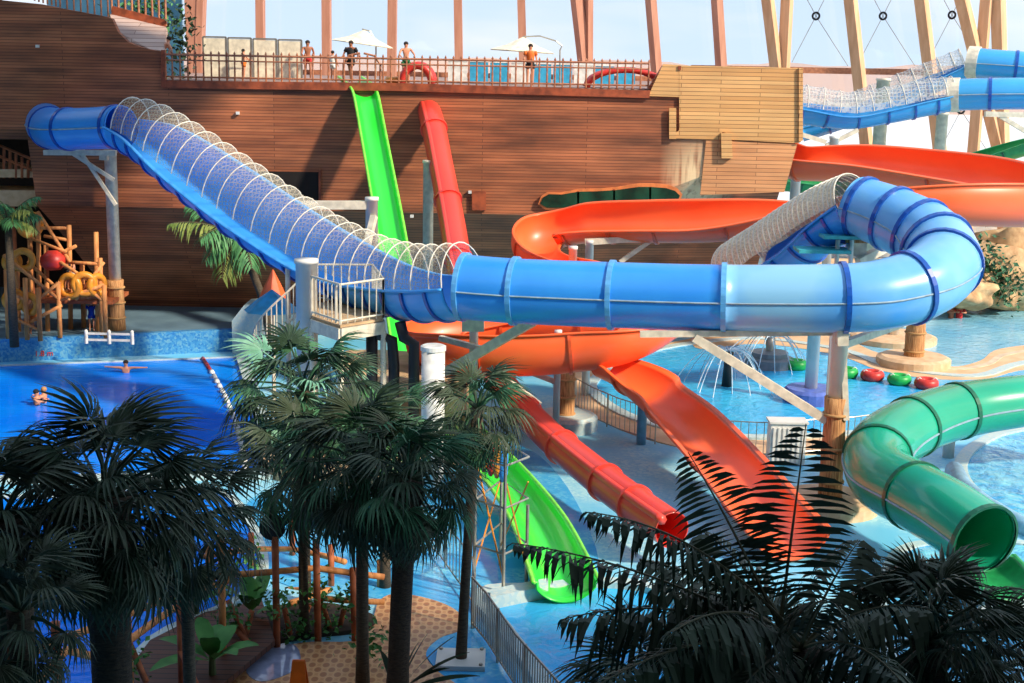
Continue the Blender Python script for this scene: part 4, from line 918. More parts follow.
# ---------------------------------------------------------------- people
def person(base, rz, lab, pose='stand', top=None, bottom=None, hair=mHair, h=1.72, skin=None, name='person'):
    k = h/1.72; skin = skin or mSkin
    J = dict(pel=(0,0,.93), wai=(0,0,1.08), che=(0,0,1.3), nek=(0,0,1.47), hd=(0,-.01,1.56), top=(0,-.01,1.66),
             hl=(.1,0,.88), kl=(.11,-.02,.5), al=(.11,0,.09), tl=(.12,-.14,.04), hr=(-.1,0,.88), kr=(-.11,-.01,.5), ar=(-.11,.02,.09), tr=(-.12,-.12,.04),
             sl=(.19,0,1.4), el=(.25,-.03,1.13), wl=(.26,-.13,.9), fl=(.26,-.17,.82), sr=(-.19,0,1.4), er=(-.25,-.03,1.13), wr=(-.26,-.13,.9), fr=(-.26,-.17,.82))
    if pose == 'rail': J.update(el=(.32,-.14,1.18), wl=(.28,-.36,1.08), fl=(.26,-.44,1.06), er=(-.32,-.14,1.18), wr=(-.28,-.36,1.08), fr=(-.26,-.44,1.06))
    if pose == 'walk': J.update(kl=(.1,-.2,.52), al=(.1,-.2,.1), tl=(.1,-.34,.05), kr=(-.1,.08,.5), ar=(-.1,.3,.14), tr=(-.1,.2,.05), el=(.27,.12,1.15), wl=(.26,.06,.92), fl=(.26,.02,.85), er=(-.27,-.12,1.15), wr=(-.22,-.3,1.05), fr=(-.2,-.38,1.05))
    if pose == 'swim': J.update(el=(.48,-.04,1.42), wl=(.74,.0,1.42), fl=(.84,.02,1.42), er=(-.48,-.04,1.42), wr=(-.74,0,1.42), fr=(-.84,.02,1.42))
    if pose == 'hug': J.update(el=(.3,-.2,1.3), wl=(.12,-.38,1.34), fl=(.04,-.42,1.36), er=(-.3,-.2,1.3), wr=(-.12,-.38,1.36), fr=(-.04,-.42,1.38))
    if pose == 'sit':
        for q in ('kl','kr'): J[q] = (J[q][0]*1.3, -.44, .9)
        J.update(al=(.13,-.5,.46), tl=(.13,-.64,.42), ar=(-.13,-.5,.46), tr=(-.13,-.64,.42))
    if pose == 'recline':
        J.update(kl=(.12,-.5,1.1), al=(.12,-.85,.85), tl=(.12,-.95,.9), kr=(-.12,-.45,1.0), ar=(-.12,-.9,.85), tr=(-.12,-1.0,.9), che=(0,.2,1.22), nek=(0,.28,1.36), hd=(0,.28,1.46), top=(0,.27,1.56),
                 sl=(.19,.24,1.3), el=(.34,.36,1.08), wl=(.3,.3,.88), fl=(.3,.22,.86), sr=(-.19,.24,1.3), er=(-.34,.36,1.08), wr=(-.3,.3,.88), fr=(-.3,.22,.86))
    Rr = dict(pel=.13, wai=.115, che=.135, nek=.055, hd=.095, top=.07, hl=.085, kl=.058, al=.04, tl=.032, hr=.085, kr=.058, ar=.04, tr=.032, sl=.06, el=.04, wl=.028, fl=.03, sr=.06, er=.04, wr=.028, fr=.03)
    E = ['pel wai','wai che','che nek','nek hd','hd top','pel hl','hl kl','kl al','al tl','pel hr','hr kr','kr ar','ar tr','che sl','sl el','el wl','wl fl','che sr','sr er','er wr','wr fr']
    names = list(J); base = Vector(base); t = thing(name, base, lab, 'person'); t.rotation_euler.z = rz
    dz = -.86 if pose == 'recline' else (-.9+.45 if pose == 'sit' else 0)
    me = bpy.data.meshes.new('body'); me.from_pydata([Vector(J[q])*k+Vector((0,0,dz*k)) for q in names], [tuple(names.index(x) for x in e.split()) for e in E], []); me.materials.append(skin)
    o = bpy.data.objects.new('body', me); C.objects.link(o); o.parent = t
    sk = o.modifiers.new('skin', 'SKIN'); sk.use_smooth_shade = True
    for i, q in enumerate(names):
        me.skin_vertices[0].data[i].radius = (Rr[q]*k, Rr[q]*k*(.75 if q in ('pel','wai','che') else 1)); me.skin_vertices[0].data[i].use_root = (i == 0)
    sb = o.modifiers.new('smooth', 'SUBSURF'); sb.levels = 1; sb.render_levels = 2
    def part(nm, mb, mt):
        me2 = bpy.data.meshes.new(nm); me2.from_pydata([tuple(p*k+Vector((0,0,dz*k))) for p in mb.v], [], mb.f); me2.shade_smooth(); me2.materials.append(mt)
        q = bpy.data.objects.new(nm, me2); C.objects.link(q); q.parent = t
    hd = Vector(J['hd'])
    part('hair', MB().blob(hd+Vector((0,.025,.055)), (.105,.105,.095), 1, .05, 12, 8), hair)
    v_ = lambda q: Vector(J[q])
    if top: part('top', MB().tube([v_('wai')-Vector((0,0,.08)), v_('wai'), v_('che'), v_('che')+Vector((0,0,.11))], [.16,.155,.185,.12], 12), top); part('top', MB().tube([v_('sl'), v_('sl').lerp(v_('el'), .6)], .075, 8), top); part('top', MB().tube([v_('sr'), v_('sr').lerp(v_('er'), .6)], .075, 8), top)
    if bottom:
        part('shorts', MB().tube([v_('pel')+Vector((0,0,.1)), v_('pel'), v_('pel')-Vector((0,0,.08))], [.15,.17,.16], 12), bottom)
        for q, r_ in (('hl','kl'),('hr','kr')): part('shorts', MB().tube([v_(q), v_(q).lerp(v_(r_), .45)], [.11,.1], 10), bottom)
    return t
def on_deck(u, Y):
    Y += 2.4; p = P(u, 80, Y); return (p.x, Y, DECK)
person(on_deck(530, 56.4), 0.1, 'person in an orange shirt and dark shorts facing the deck railing beside the open parasol', 'stand', mCloth['orange'], mCloth['black'])
person(on_deck(406, 57.0), .3, 'shirtless person in dark green shorts behind the railing left of the red play tunnel', 'rail', None, mCloth['green'])
person(on_deck(351, 56.6), -.4, 'person in dark swimwear at the top of the lime slide', 'walk', mCloth['black'], mCloth['black'], skin=mSkinD)
person(on_deck(308, 59), .2, 'person in pale trunks walking right of the cream screens', 'walk', None, mCloth['red'], skin=mSkinD)
person(on_deck(333, 58), 2.6, 'small person standing behind the railing between a timber beam and the lime slide', 'stand', mCloth['white'], mCloth['white'], h=1.3)
person(on_deck(244, 59), 2.0, 'shirtless person with light shorts in front of the second screen', 'rail', None, mCloth['orange'], h=1.3)
p = P(157,52,58.6); person((p.x+.2, 58.6, p.z-.1), -1.2, 'shirtless person sitting on the pale plank apron at upper left', 'recline', None, mCloth['navy'])
p = P(875,66,57.5)
b = G(92, 331, T); person((b.x, b.y, T), .3, 'child in a blue swimsuit standing right of the log play frame', 'stand', mCloth['blue'], mCloth['blue'], h=1.3)
b = G(36, 336, T); person((b.x, b.y, T), .8, 'person in orange trunks standing below the log play frame', 'walk', None, mCloth['orange'], h=1.6, skin=mSkinD)
b = G(22, 334, T); person((b.x, b.y+1.2, T), -.5, 'person in light shorts climbing at the left of the log play frame', 'hug', None, mCloth['white'], h=1.4)
b = G(126, 372, .05); person((b.x, b.y, -1.18), 0, 'swimmer with spread arms resting at the far edge of the deep blue pool', 'swim', None, None)
b = G(37, 404, .05); person((b.x, b.y, -1.12), 1.4, 'dark haired swimmer facing another in the deep blue pool, left of the two', 'hug', None, None)
b = G(44, 402, .05); person((b.x, b.y, -1.1), -1.6, 'fair haired swimmer in the deep blue pool, right of the two', 'hug', None, None, hair=mat('fair hair', (190,140,90), .8))
b = G(951, 318, .05); person((b.x, b.y, -.95), .2, 'bather standing in the pale far pool, left of the two', 'hug', None, None, skin=mSkinD)
b = G(959, 318, .05); person((b.x, b.y, -.95), -.2, 'bather in a red top standing in the pale far pool, right of the two', 'hug', mCloth['red'], None)
# ---------------------------------------------------------------- log play frame at left
t = thing('log_play_frame', G(50, 335, T), 'log climbing frame with orange net rings at the left edge', 'play frame')
YF = G(50, 336, T).y
def lg(u0, v0, u1, v1, dy0=0, dy1=0, r=.1, nm='log', mt=None, foot=False):
    a_ = P(u0, v0, YF+dy0); b_ = P(u1, v1, YF+dy1)
    if foot: b_ = Vector((a_.x+(b_.x-a_.x), b_.y, T))
    obj(nm, MB().tube([a_, b_], r, 8), mt or mLog, t, True)
for u, v, dy in ((38,212,1.5),(69,225,1.5),(96,232,1.2),(100,258,.3),(58,282,-.3),(46,245,1),(25,278,-.8),(6,270,-.8),(38,288,-1),(17,262,.8),(30,240,2),(82,262,1.8),(104,285,-.2)): lg(u, v, u+2, 334, dy, dy, .1, 'post', foot=True)
for q in [(38,212,70,262,1.5,.3),(38,228,70,228,1.5,1.5),(30,238,66,252,1.5,.4),(3,255,60,300,-.8,-.3),(28,262,70,300,1,-.3),(24,310,60,282,-.8,-.3),(60,300,104,285,-.3,-.2),(65,262,100,264,.5,.3),(75,300,104,262,-.2,.3),(25,325,62,305,-.8,-.3),(8,315,38,330,-.8,-1),(70,275,102,300,.3,-.2),(40,262,76,246,1.5,.8),(5,290,26,300,-.8,-.8),(60,262,100,288,0,0),(44,236,68,240,1.5,1.5)]: lg(*q, r=.07, nm='rail')
lg(62,299,102,296,.5,.5,.18,'platform_edge'); obj('platform_floor', MB().box(P(82,297,YF+1.5), (3.2,2.4,.15)), mLogD, t)
def net_ring(u, v, dy, R_, ang):
    c = P(u, v, YF+dy); obj('yellow_ring', MB().torus(c, R_*.85, .14, Matrix.Rotation(ang, 3, 'Z') @ Matrix.Rotation(math.pi/2, 3, 'X'), 24, 10), mYellow, t, True)
for q in ((23,260,-.4,.42,.2),(14,300,-.6,.4,.4),(70,286,-.2,.48,-.3),(84,284,-.2,.45,.3),(97,285,.1,.42,1.0),(30,225,1.6,.5,.6),(30,304,-.6,.4,-.4),(12,262,.2,.35,.8)): net_ring(*q)
obj('red_panel', MB().lathe(P(53,262,YF+.3), [(.3,-.3),(.5,-.1),(.5,.2),(.2,.45)], 12), mRedP, t, True)
p = P(66,272,YF+.9); person((p.x,p.y,P(66,297,YF).z+.1), 1.2, 'person in dark clothes on the log play frame platform', 'hug', mCloth['black'], mCloth['black'], skin=mSkinD, h=1.3)
p = P(74,272,YF+1.2); person((p.x,p.y,P(66,297,YF).z+.1), -1.2, 'child in light shorts on the log play frame, right of the one in black', 'rail', None, mCloth['white'], h=1.2)
# rope bridge high behind
t = thing('rope_bridge', P(5,160,60), 'high rope and log balcony at the far left edge above the play frame', 'balcony')
obj('balcony_slab', MB().prism([(P(-40,175,59).x,59),(P(32,175,59).x,59.5),(P(42,175,61).x,61),(P(20,175,63).x,63),(P(-40,175,63).x,63)], P(10,176,60).z, P(10,168,60).z), mConc2, t)
obj('round_edge', MB().prism([(P(-40,195,59.5).x,59.5),(P(36,195,60).x,60),(P(40,195,62).x,62),(P(-40,195,62).x,62)], P(10,206,60).z, P(10,190,60).z), mConc2, t)
for k in range(8): obj('log_post', MB().tube([P(-8+6*k,142+3*k,59.4), P(-8+6*k,178,59.4)], .06, 6), mLogD, t)
for v in (145, 156): obj('log_rail', MB().tube([P(-20,v-8,59.4), P(36,v+16,59.4)], .06, 6), mLogD, t)
for u in (12, 28): obj('support_post', MB().tube([P(u,205,60.5), Vector((P(u,205,60.5).x,60.5,T))], .12, 8), mLogD, t)
# small white rail on the wall by the reed column
t = thing('low_white_rail', G(84,335,T), 'low white rail on the pool wall in front of the reed wrapped column', 'rail')
for u in (86,109,132): p = P(u,332-(u-86)*.03,53.9); p.z = T; obj('post', MB().lathe(p, [(.07,0),(.07,.5),(.04,.56)], 8), mWhite, t)
p0_, p1_ = P(86,332,53.9), P(132,331,53.9); obj('rail', MB().bar(Vector((p0_.x,53.9,T+.4)), Vector((p1_.x,53.9,T+.4)), .06, .08), mWhite, t); obj('rail', MB().bar(Vector((p0_.x,53.9,T+.15)), Vector((p1_.x,53.9,T+.15)), .06, .08), mWhite, t)
# numbers on the pool wall
def text(s, loc, size, mt, lab, rz=0):
    cu = bpy.data.curves.new('text', 'FONT'); cu.body = s; cu.size = size; cu.extrude = .01; o = bpy.data.objects.new('depth_marking', cu); C.objects.link(o)
    o.location = loc; o.rotation_euler = (math.pi/2, 0, rz); cu.materials.append(mt)
    me = bpy.data.meshes.new_from_object(o, depsgraph=bpy.context.evaluated_depsgraph_get()); q = bpy.data.objects.new('depth_marking', me); C.objects.link(q)
    q.location = o.location; q.rotation_euler = o.rotation_euler; bpy.data.objects.remove(o); tag(q, lab, 'marking'); return q
w1_ = G(-120,343,T); w2_ = G(236,328.5,T); 
fx = P(24,363,53.4).x; fy = G(0,338.5,T).y-.35+(fx-G(0,338.5,T).x)*(w2_.y-G(0,338.5,T).y)/(w2_.x-G(0,338.5,T).x)
text('1.8 m', (fx, fy-.03, .18), .32, mRedP, 'red depth marking on the tiled wall of the deep pool', math.atan2(w2_.y-G(0,338.5,T).y, w2_.x-G(0,338.5,T).x))
# ---------------------------------------------------------------- palms
def fan_mesh(seed, Lp, R_, n=26, span=118, mt=None, stem=True):
    rnd = random.Random(seed); mb = MB(); sag = .1*Lp; wth = .018+.006*Lp
    if stem: mb.tube([(0,0,0),(Lp*.5,0,.03*Lp),(Lp,0,-sag)], [wth*1.6, wth, wth*.8], 5)
    hub = Vector((Lp, 0, -sag)); st = 2*math.radians(span)/n; fold = rnd.uniform(.0,.25); dr = rnd.uniform(.5,1.0)
    for i in range(n):
        a = -math.radians(span)+st*(i+.5)+rnd.uniform(-.03,.03); L = R_*(.72+.28*math.cos(a*.6))*rnd.uniform(.9,1.05)
        d = Vector((math.cos(a), math.sin(a), 0)); s = Vector((-math.sin(a), math.cos(a), 0)); vs = []; dd = dr*rnd.uniform(.7,1.4)
        for q, w_ in ((.06,.5),(.3,.52),(.58,.42),(.8,.26),(1.0,.02)):
            r_ = L*q; c = hub+d*r_*(1-.12*q*dd)+Vector((0,0,fold*r_*abs(math.sin(a))-dd*L*q**2.6)); hw = min(.42, st*.5)*min(q,.55)*L*2*w_
            vs += [c+s*hw, c-Vector((0,0,hw*.6)), c-s*hw]
        fs = []
        for k in range(4): fs += [(3*k, 3*k+1, 3*k+4, 3*k+3), (3*k+1, 3*k+2, 3*k+5, 3*k+4)]
        mb.add(vs, fs)
    me = bpy.data.meshes.new('fan_leaf'); me.from_pydata([tuple(p) for p in mb.v], [], mb.f); me.materials.append(mt); return me
def fan_palm(u, v, Y, nf, Lp, R_, tr, lab, mts, seed=1, base_z=0.0, shag=0, plate=False, el0=80, el1=-55, lean=0, tmat=None, kind='fan_palm', base_u=None):
    c = P(u, v, Y); rnd = random.Random(seed); b = Vector((c.x+lean, Y, base_z)); t = thing(kind, b, lab, 'palm tree')
    h = c.z-base_z
    pts = [b.lerp(c, q)+Vector((math.sin(q*3)*.08*lean, 0, 0)) for q in (0,.2,.4,.6,.8,1)]
    obj('trunk', MB().tube(pts, [tr*1.25, tr*1.02, tr, tr, tr*1.05, tr*1.3], 12), tmat or mBarkL, t, True)
    if shag:
        m = MB()
        for k in range(shag):
            q = 1-.05-.55*k/shag*min(1, 2.6/h*1.0)*1.0; p = b.lerp(c, q); a = k*2.4
            d = Vector((math.cos(a), math.sin(a), .55)).normalized(); m.tube([p+d*tr*.5, p+d*(tr+.1), p+d*(tr+.17)+Vector((0,0,.05))], [.05,.045,.008], 5)
        obj('leaf_bases', m, mBark, t)
    if plate:
        obj('base_plate', MB().box(b+Vector((0,0,.1)), (1.0,.9,.1)), mSteel, t)
        for dx, dy in ((-.42,-.38),(.42,-.38),(-.42,.38),(.42,.38)): obj('bolt', MB().lathe(b+Vector((dx,dy,.14)), [(.04,0),(.04,.05)], 6), mGalv, t)
    vars_ = [fan_mesh(seed*10+k, Lp*rnd.uniform(.85,1.15), R_*rnd.uniform(.88,1.1), mt=mts[k % len(mts)]) for k in range(6)]
    for i in range(nf):
        o = bpy.data.objects.new('fan_leaf', vars_[i % 6]); C.objects.link(o); o.parent = t
        f = i/max(nf-1, 1); el = math.radians(el0+(el1-el0)*f**.85+rnd.uniform(-8,8)); az = i*2.39996+rnd.uniform(-.2,.2)
        o.location = (c-b)+Vector((0,0,-.02*i/nf*8*Lp)); o.rotation_euler = (rnd.uniform(-.4,.4), -el, az)
    return t
def pinnate_mesh(A, B, sag, n=34, L=.5, w_=.03, mt=None, droop=.5, seed=0, rach=.018, start=.18, side=None, fwd=.65):
    """a feather frond from A to B (world points) arching by sag; returns MB"""
    rnd = random.Random(seed); mb = MB(); A = Vector(A); B = Vector(B); mid = (A+B)/2+Vector((0,0,sag))
    def bz(t): return A*(1-t)**2+mid*2*t*(1-t)+B*t*t
    pts = [bz(k/14) for k in range(15)]; rb = MB().tube(pts, [rach*(1.3-k/14) for k in range(15)], 5); mb.rachis = rb
    for i in range(n):
        t = start+(1-start)*i/n; p = bz(t); d = (bz(min(t+.02,1))-bz(t-.02)).normalized()
        if side is not None: s = Vector(side); s = (s-d*s.dot(d)).normalized()
        else: s = d.cross(Vector((0,0,1))); s = s.normalized() if s.length > .1 else Vector((1,0,0))
        jit = 0 if side is not None else 1; ll = L*(.14+1.0*math.sin(math.pi*min(t*.9+.07,1)))*rnd.uniform(.9-.2*jit,1.06+.12*jit)
        for sg in (-1, 1):
            dirn = (s*sg+d*(fwd+jit*rnd.uniform(-.3,.35))+Vector((0,0,rnd.uniform(-.08-.2*jit,.12+.1*jit)))).normalized(); wv = dirn.cross(s.cross(d)).normalized()
            q0 = p; q1 = p+dirn*ll*.4+Vector((0,0,-droop*.12*ll)); q2 = p+dirn*ll*.75+Vector((0,0,-droop*.45*ll)); q3 = p+dirn*ll*.97+Vector((0,0,-droop*.95*ll))
            hw = w_*rnd.uniform(.85,1.1); nz_ = s.cross(d)*.35*hw*sg
            vs = [q0, q1+wv*hw, q1-wv*hw+nz_, q2+wv*hw*.8, q2-wv*hw*.8+nz_, q3]
            mb.add(vs, [(0,1,2),(1,3,4,2),(3,5,4)])
    return mb
def put_frond(mb, mt, t):
    o = obj('frond', mb, mt, t); r_ = obj('rachis', mb.rachis, mStemK, o)
# dark fan palms at the left and centre
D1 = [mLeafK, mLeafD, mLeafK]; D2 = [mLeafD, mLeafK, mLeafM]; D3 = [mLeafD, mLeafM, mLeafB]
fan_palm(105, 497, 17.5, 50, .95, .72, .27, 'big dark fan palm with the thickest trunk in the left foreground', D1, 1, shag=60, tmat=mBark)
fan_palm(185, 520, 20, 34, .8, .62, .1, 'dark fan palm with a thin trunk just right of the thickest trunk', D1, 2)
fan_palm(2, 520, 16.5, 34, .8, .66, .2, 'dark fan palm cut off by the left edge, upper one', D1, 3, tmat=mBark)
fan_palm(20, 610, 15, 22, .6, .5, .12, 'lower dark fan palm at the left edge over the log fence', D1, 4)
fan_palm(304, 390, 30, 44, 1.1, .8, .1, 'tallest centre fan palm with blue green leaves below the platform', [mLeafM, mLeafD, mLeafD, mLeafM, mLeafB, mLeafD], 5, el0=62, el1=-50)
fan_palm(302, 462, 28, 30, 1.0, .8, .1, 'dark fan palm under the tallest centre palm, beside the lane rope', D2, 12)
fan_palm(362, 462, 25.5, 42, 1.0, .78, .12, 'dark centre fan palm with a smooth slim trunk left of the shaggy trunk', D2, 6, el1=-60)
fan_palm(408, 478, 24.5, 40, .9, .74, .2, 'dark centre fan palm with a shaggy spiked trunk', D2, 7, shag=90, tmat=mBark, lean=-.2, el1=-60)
fan_palm(478, 408, G(463,664).y, 30, .68, .6, .1, 'slender fan palm with a pale smooth trunk on a bolted plate', D2, 8, plate=True, lean=-.28, el1=-75)
fan_palm(385, 425, 31, 20, .9, .62, .12, 'mid green fan palm behind the white drum and centre palms', [mLeafM, mLeafG, mLeafD], 9, el1=-40, el0=55)
# right foreground: feather palm
c9 = P(800, 650, 12.8)
t9 = thing('feather_palm', Vector((c9.x, c9.y, 0)), 'big dark feather palm with long arching fronds in the right foreground', 'palm tree')
obj('trunk', MB().tube([(c9.x,c9.y,0),(c9.x,c9.y,c9.z*.5),(c9.x,c9.y,c9.z)], [.2,.17,.2], 12), mBark, t9, True)
def fr(u, v, Y, sag, L=.5, droop=.5, seed=0, n=34, mt=None, side=None, A=(800,650,12.8), w_=.026, start=.2):
    n = int(n*1.0); L *= 1.12
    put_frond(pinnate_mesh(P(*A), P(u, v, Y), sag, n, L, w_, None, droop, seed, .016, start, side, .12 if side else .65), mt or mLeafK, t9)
X1 = (1,0,0)
fr(806, 424, 12.2, .0, .5, .2, 1, 30, side=X1, A=(778,640,12.6), w_=.026, start=.22)
fr(688, 452, 12.0, .15, .42, .25, 2, 30, side=X1, A=(785,640,12.6), w_=.026)
fr(585, 512, 11.8, .55, .42, .9, 3, 44, mLeafD, A=(800,640,12.6))
fr(512, 543, 11.6, .35, .4, .9, 4, 44)
fr(672, 632, 11.0, .55, .42, 1.1, 5, 34, mLeafD)
fr(590, 690, 10.8, .5, .42, 1.0, 6, 40, mLeafD)
fr(978, 565, 13.6, .75, .45, 1.1, 7, 40, mLeafD)
fr(560, 620, 12.4, .5, .5, 1.0, 9, 44)
fr(640, 560, 13.2, .35, .5, .8, 10, 40)
fr(700, 530, 13.6, .3, .5, .7, 11, 36)
fr(860, 540, 13.4, .2, .5, .8, 12, 36)
fr(930, 610, 12.2, .4, .5, 1.0, 13, 36)
fr(900, 680, 11.2, .4, .45, 1.0, 14, 34, mLeafD)
fr(740, 690, 11.4, .2, .5, 1.0, 15, 34)
fr(640, 660, 12.6, .3, .5, .9, 16, 40)
fr(690, 590, 12.4, .25, .5, .9, 18, 40)
fr(830, 600, 11.6, .3, .45, 1.0, 19, 30)
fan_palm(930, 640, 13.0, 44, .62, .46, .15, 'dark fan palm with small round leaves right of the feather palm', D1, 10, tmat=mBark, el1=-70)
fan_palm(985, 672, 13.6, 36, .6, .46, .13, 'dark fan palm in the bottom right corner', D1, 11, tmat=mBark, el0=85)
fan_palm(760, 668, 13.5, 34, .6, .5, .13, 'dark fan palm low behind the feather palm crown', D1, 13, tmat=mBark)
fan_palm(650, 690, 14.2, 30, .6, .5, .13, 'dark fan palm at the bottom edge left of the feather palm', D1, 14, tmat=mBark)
# sunlit palms at the hull
pc = P(236, 236, 53)
t = thing('hull_palm', Vector((pc.x, pc.y, T)), 'yellow green feather palm arching in front of the dark hull below the blue slide', 'palm tree')
obj('trunk', MB().tube([(pc.x+1.4,pc.y,T),(pc.x+.9,pc.y,3.2),(pc.x+.1,pc.y,pc.z)], [.2,.15,.14], 10), mBarkL, t, True)
for k, (u, v, Y, sg_, se) in enumerate([(168,224,52,.5,1),(186,205,53.5,.6,2),(205,262,52,.9,3),(222,280,52,1.0,4),(200,240,51.5,.7,5),(252,270,52,1.1,6),(240,205,54,.5,7),(262,235,53,.8,8)]):
    put_frond(pinnate_mesh(pc, P(u, v, Y), sg_, 26, .75, .04, None, .9, se, .03, .15), mLeafY if k % 3 == 0 else mLeafG, t)
pc = P(8, 222, 53)
t = thing('edge_palm', Vector((pc.x, pc.y, T)), 'bright sunlit feather palm at the far left edge in front of the log play frame', 'palm tree')
obj('trunk', MB().tube([(pc.x,pc.y,T),(pc.x,pc.y,pc.z)], [.18,.13], 10), mBarkL, t, True)
for k in range(14):
    a = k*2.4; e_ = .9-1.3*k/14; B_ = pc+Vector((math.cos(a)*1.25, math.sin(a)*1.0, 1.1*e_)); put_frond(pinnate_mesh(pc, B_, .5, 22, .5, .03, None, .8, k, .025, .12), mLeafY if k % 2 else mLeafG, t)
# ---------------------------------------------------------------- log fence, bridge and plants at lower left
t = thing('log_fence', G(278,648), 'curved fence of peeled logs with crossed braces along the channel at lower left', 'fence')
PO = [(13,636,690,15),(55,622,720,20),(127,606,672,24),(118,590,640,28),(179,575,690,24.5),(208,546,612,31),(221,530,668,None),(251,533,605,32),(275,536,649,None),(292,521,600,33),(316,540,642,None),(331,545,612,31),(353,568,642,None),(380,560,606,31)]
tops = []
for u, vt, vb, Yo in PO:
    b = G(u+2, vb) if Yo is None else Vector((P(u, vt, Yo).x, Yo, 0)); top = P(u, vt, b.y)
    obj('log_post', MB().tube([b, top], .075, 8), mLogD if (u//10) % 2 else mLog, t, True)
for l in ([(0,667,19),(60,640,21.5),(120,618,24),(162,600,26),(218,576,27.5),(270,572,27.7),(316,568,28.2),(352,573,28.4),(384,577,28.6)], [(28,694,19),(66,650,21),(104,659,22),(150,625,24.5),(200,590,27),(232,580,27.6)], [(203,557,31),(230,552,31.3),(258,549,32),(292,549,32.4),(325,556,31.6),(345,562,31)], [(318,598,28.4),(352,601,28.6),(384,602,28.8)], [(290,603,29.5),(330,590,30.5),(270,590,31),(240,592,31)]):
    obj('log_rail', MB().tube([P(*q) for q in l], .07, 8), mLog, t, True)
for a_, b_ in [((228,600,27.6),(252,652,27.2)),((252,610,27.7),(240,658,27.2)),((284,606,27.7),(290,634,27.8)),((310,604,28.2),(298,634,28)),((322,604,28.3),(330,628,28.3)),((180,650,24.5),(196,684,24)),((128,640,24),(146,682,23.5)),((345,606,28.6),(340,626,28.5)),((236,630,27.3),(256,650,27))]:
    obj('cross_brace', MB().tube([P(*a_), P(*b_)], .06, 7), mLogD, t, True)
# round lamp on its post (disc seen flat on)
b = Vector((P(272,528,27.5).x, 27.5, 0)); pl_ = P(272,528,27.4)
t = thing('round_sign', b, 'dark round disc on the top of a log post in the fence', 'disc')
obj('disc', MB().lathe((0,0,0), [(.25,-.03),(.27,0),(.25,.03)], 24), mBlack, t)
dobj = KIDS(t)[0]; dobj.location = pl_-b; dobj.rotation_euler = (math.pi/2, 0, 0)
me = dobj.data
for v__ in me.vertices: v__.co = v__.co+b
# plank bridge
bp = [G(90,720,.3), G(150,640,.3), G(205,612,.3), G(262,600,.3), G(275,640,.3), G(215,690,.3), G(170,760,.3)]
struct('trim_bridge_deck', MB().prism([(p.x,p.y) for p in bp], .18, .3), plank_mat('bridge planks', ((110,66,46),(90,52,38),(40,24,18)), pw=6, ph=.22, gap=.02, horiz=False))
def banana(u, v, Y, lab, seed, n=7, L=1.5):
    rnd = random.Random(seed); b = P(u, v, Y); b.z = .0; t = thing('banana_plant', b, lab, 'plant')
    h = max(.4, P(u, v, Y).z); obj('stem', MB().tube([b, b+Vector((0,0,h))], [.09,.06], 8), mStemG, t)
    for k in range(n):
        a = k*2.4+seed; el = rnd.uniform(.5,1.25); d = Vector((math.cos(a)*math.cos(el), math.sin(a)*math.cos(el), math.sin(el))); s = Vector((-math.sin(a), math.cos(a), 0))
        vs = []; ll = L*rnd.uniform(.7,1.1)
        for q, w_ in ((0,.02),(.12,.03),(.25,.16),(.5,.2),(.75,.17),(.92,.08),(1,.01)):
            c = b+Vector((0,0,h*.8))+d*ll*q+Vector((0,0,-.35*ll*q*q)); vs += [c+s*w_+Vector((0,0,w_*.25)), c, c-s*w_+Vector((0,0,w_*.25))]
        fs = []
        for i in range(6): fs += [(3*i,3*i+1,3*i+4,3*i+3),(3*i+1,3*i+2,3*i+5,3*i+4)]
        obj('banana_leaf', MB().add(vs, fs), mLeafBan, t, True)
mLeafBan = leaf_mat('banana leaf', (84,146,74), (58,112,56))
banana(212, 655, 25.5, 'banana plant with broad leaves between the log posts, left of the round disc', 3, 8)
banana(252, 640, 28.5, 'banana plant with upright broad leaves behind the round disc post', 5, 6, 1.3)
banana(196, 630, 29, 'banana plant behind the log fence nearest the thin trunk', 8, 6, 1.2)
def ivy(u, v, Y, r, seed, lab):
    rnd = random.Random(seed); c = P(u, v, Y); mb = MB()
    for k in range(110):
        p = c+Vector((rnd.gauss(0,r*.5), rnd.gauss(0,r*.5), rnd.gauss(0,r*.6))); e = Euler((rnd.uniform(-1,1), rnd.uniform(-1,1), rnd.uniform(0,6))).to_matrix(); q = rnd.uniform(.05,.09)
        mb.add([p+e@Vector(w__)*q for w__ in ((-1,0,0),(0,-.7,.2),(1,0,0),(0,.7,.2))], [(0,1,2,3)])
    tag(obj('climbing_plant', mb, mLeafBan), lab, 'plant', kind='stuff')
for k, (u, v, Y, lab) in enumerate([(231,614,27.4,'leafy climber round the post left of the round disc post'),(275,600,27.4,'leafy climber round the post below the round disc'),(316,595,28.1,'leafy climber round the log post right of the round disc post'),(352,596,28.4,'leafy climber round the rightmost front log post'),(127,662,23.8,'leafy climber at the foot of a log post near the thick trunk'),(300,628,27.9,'leafy bush on the ground between two log posts'),(330,632,28.3,'small bush on the ground by the rightmost log posts'),(250,560,31.6,'leafy climber on a rear log post left of the disc'),(368,640,26.5,'small bush at the foot of the smooth slim trunk')]): ivy(u, v, Y, .38, k, lab)
# soil bed around plants
flat('trim_soil_bed', [(150,700),(190,672),(236,655),(300,640),(365,632),(372,618),(320,606),(262,614),(200,640),(150,670)], .1, mat('dark soil', (60,48,36), .95, col2=(40,32,26), scale=4))
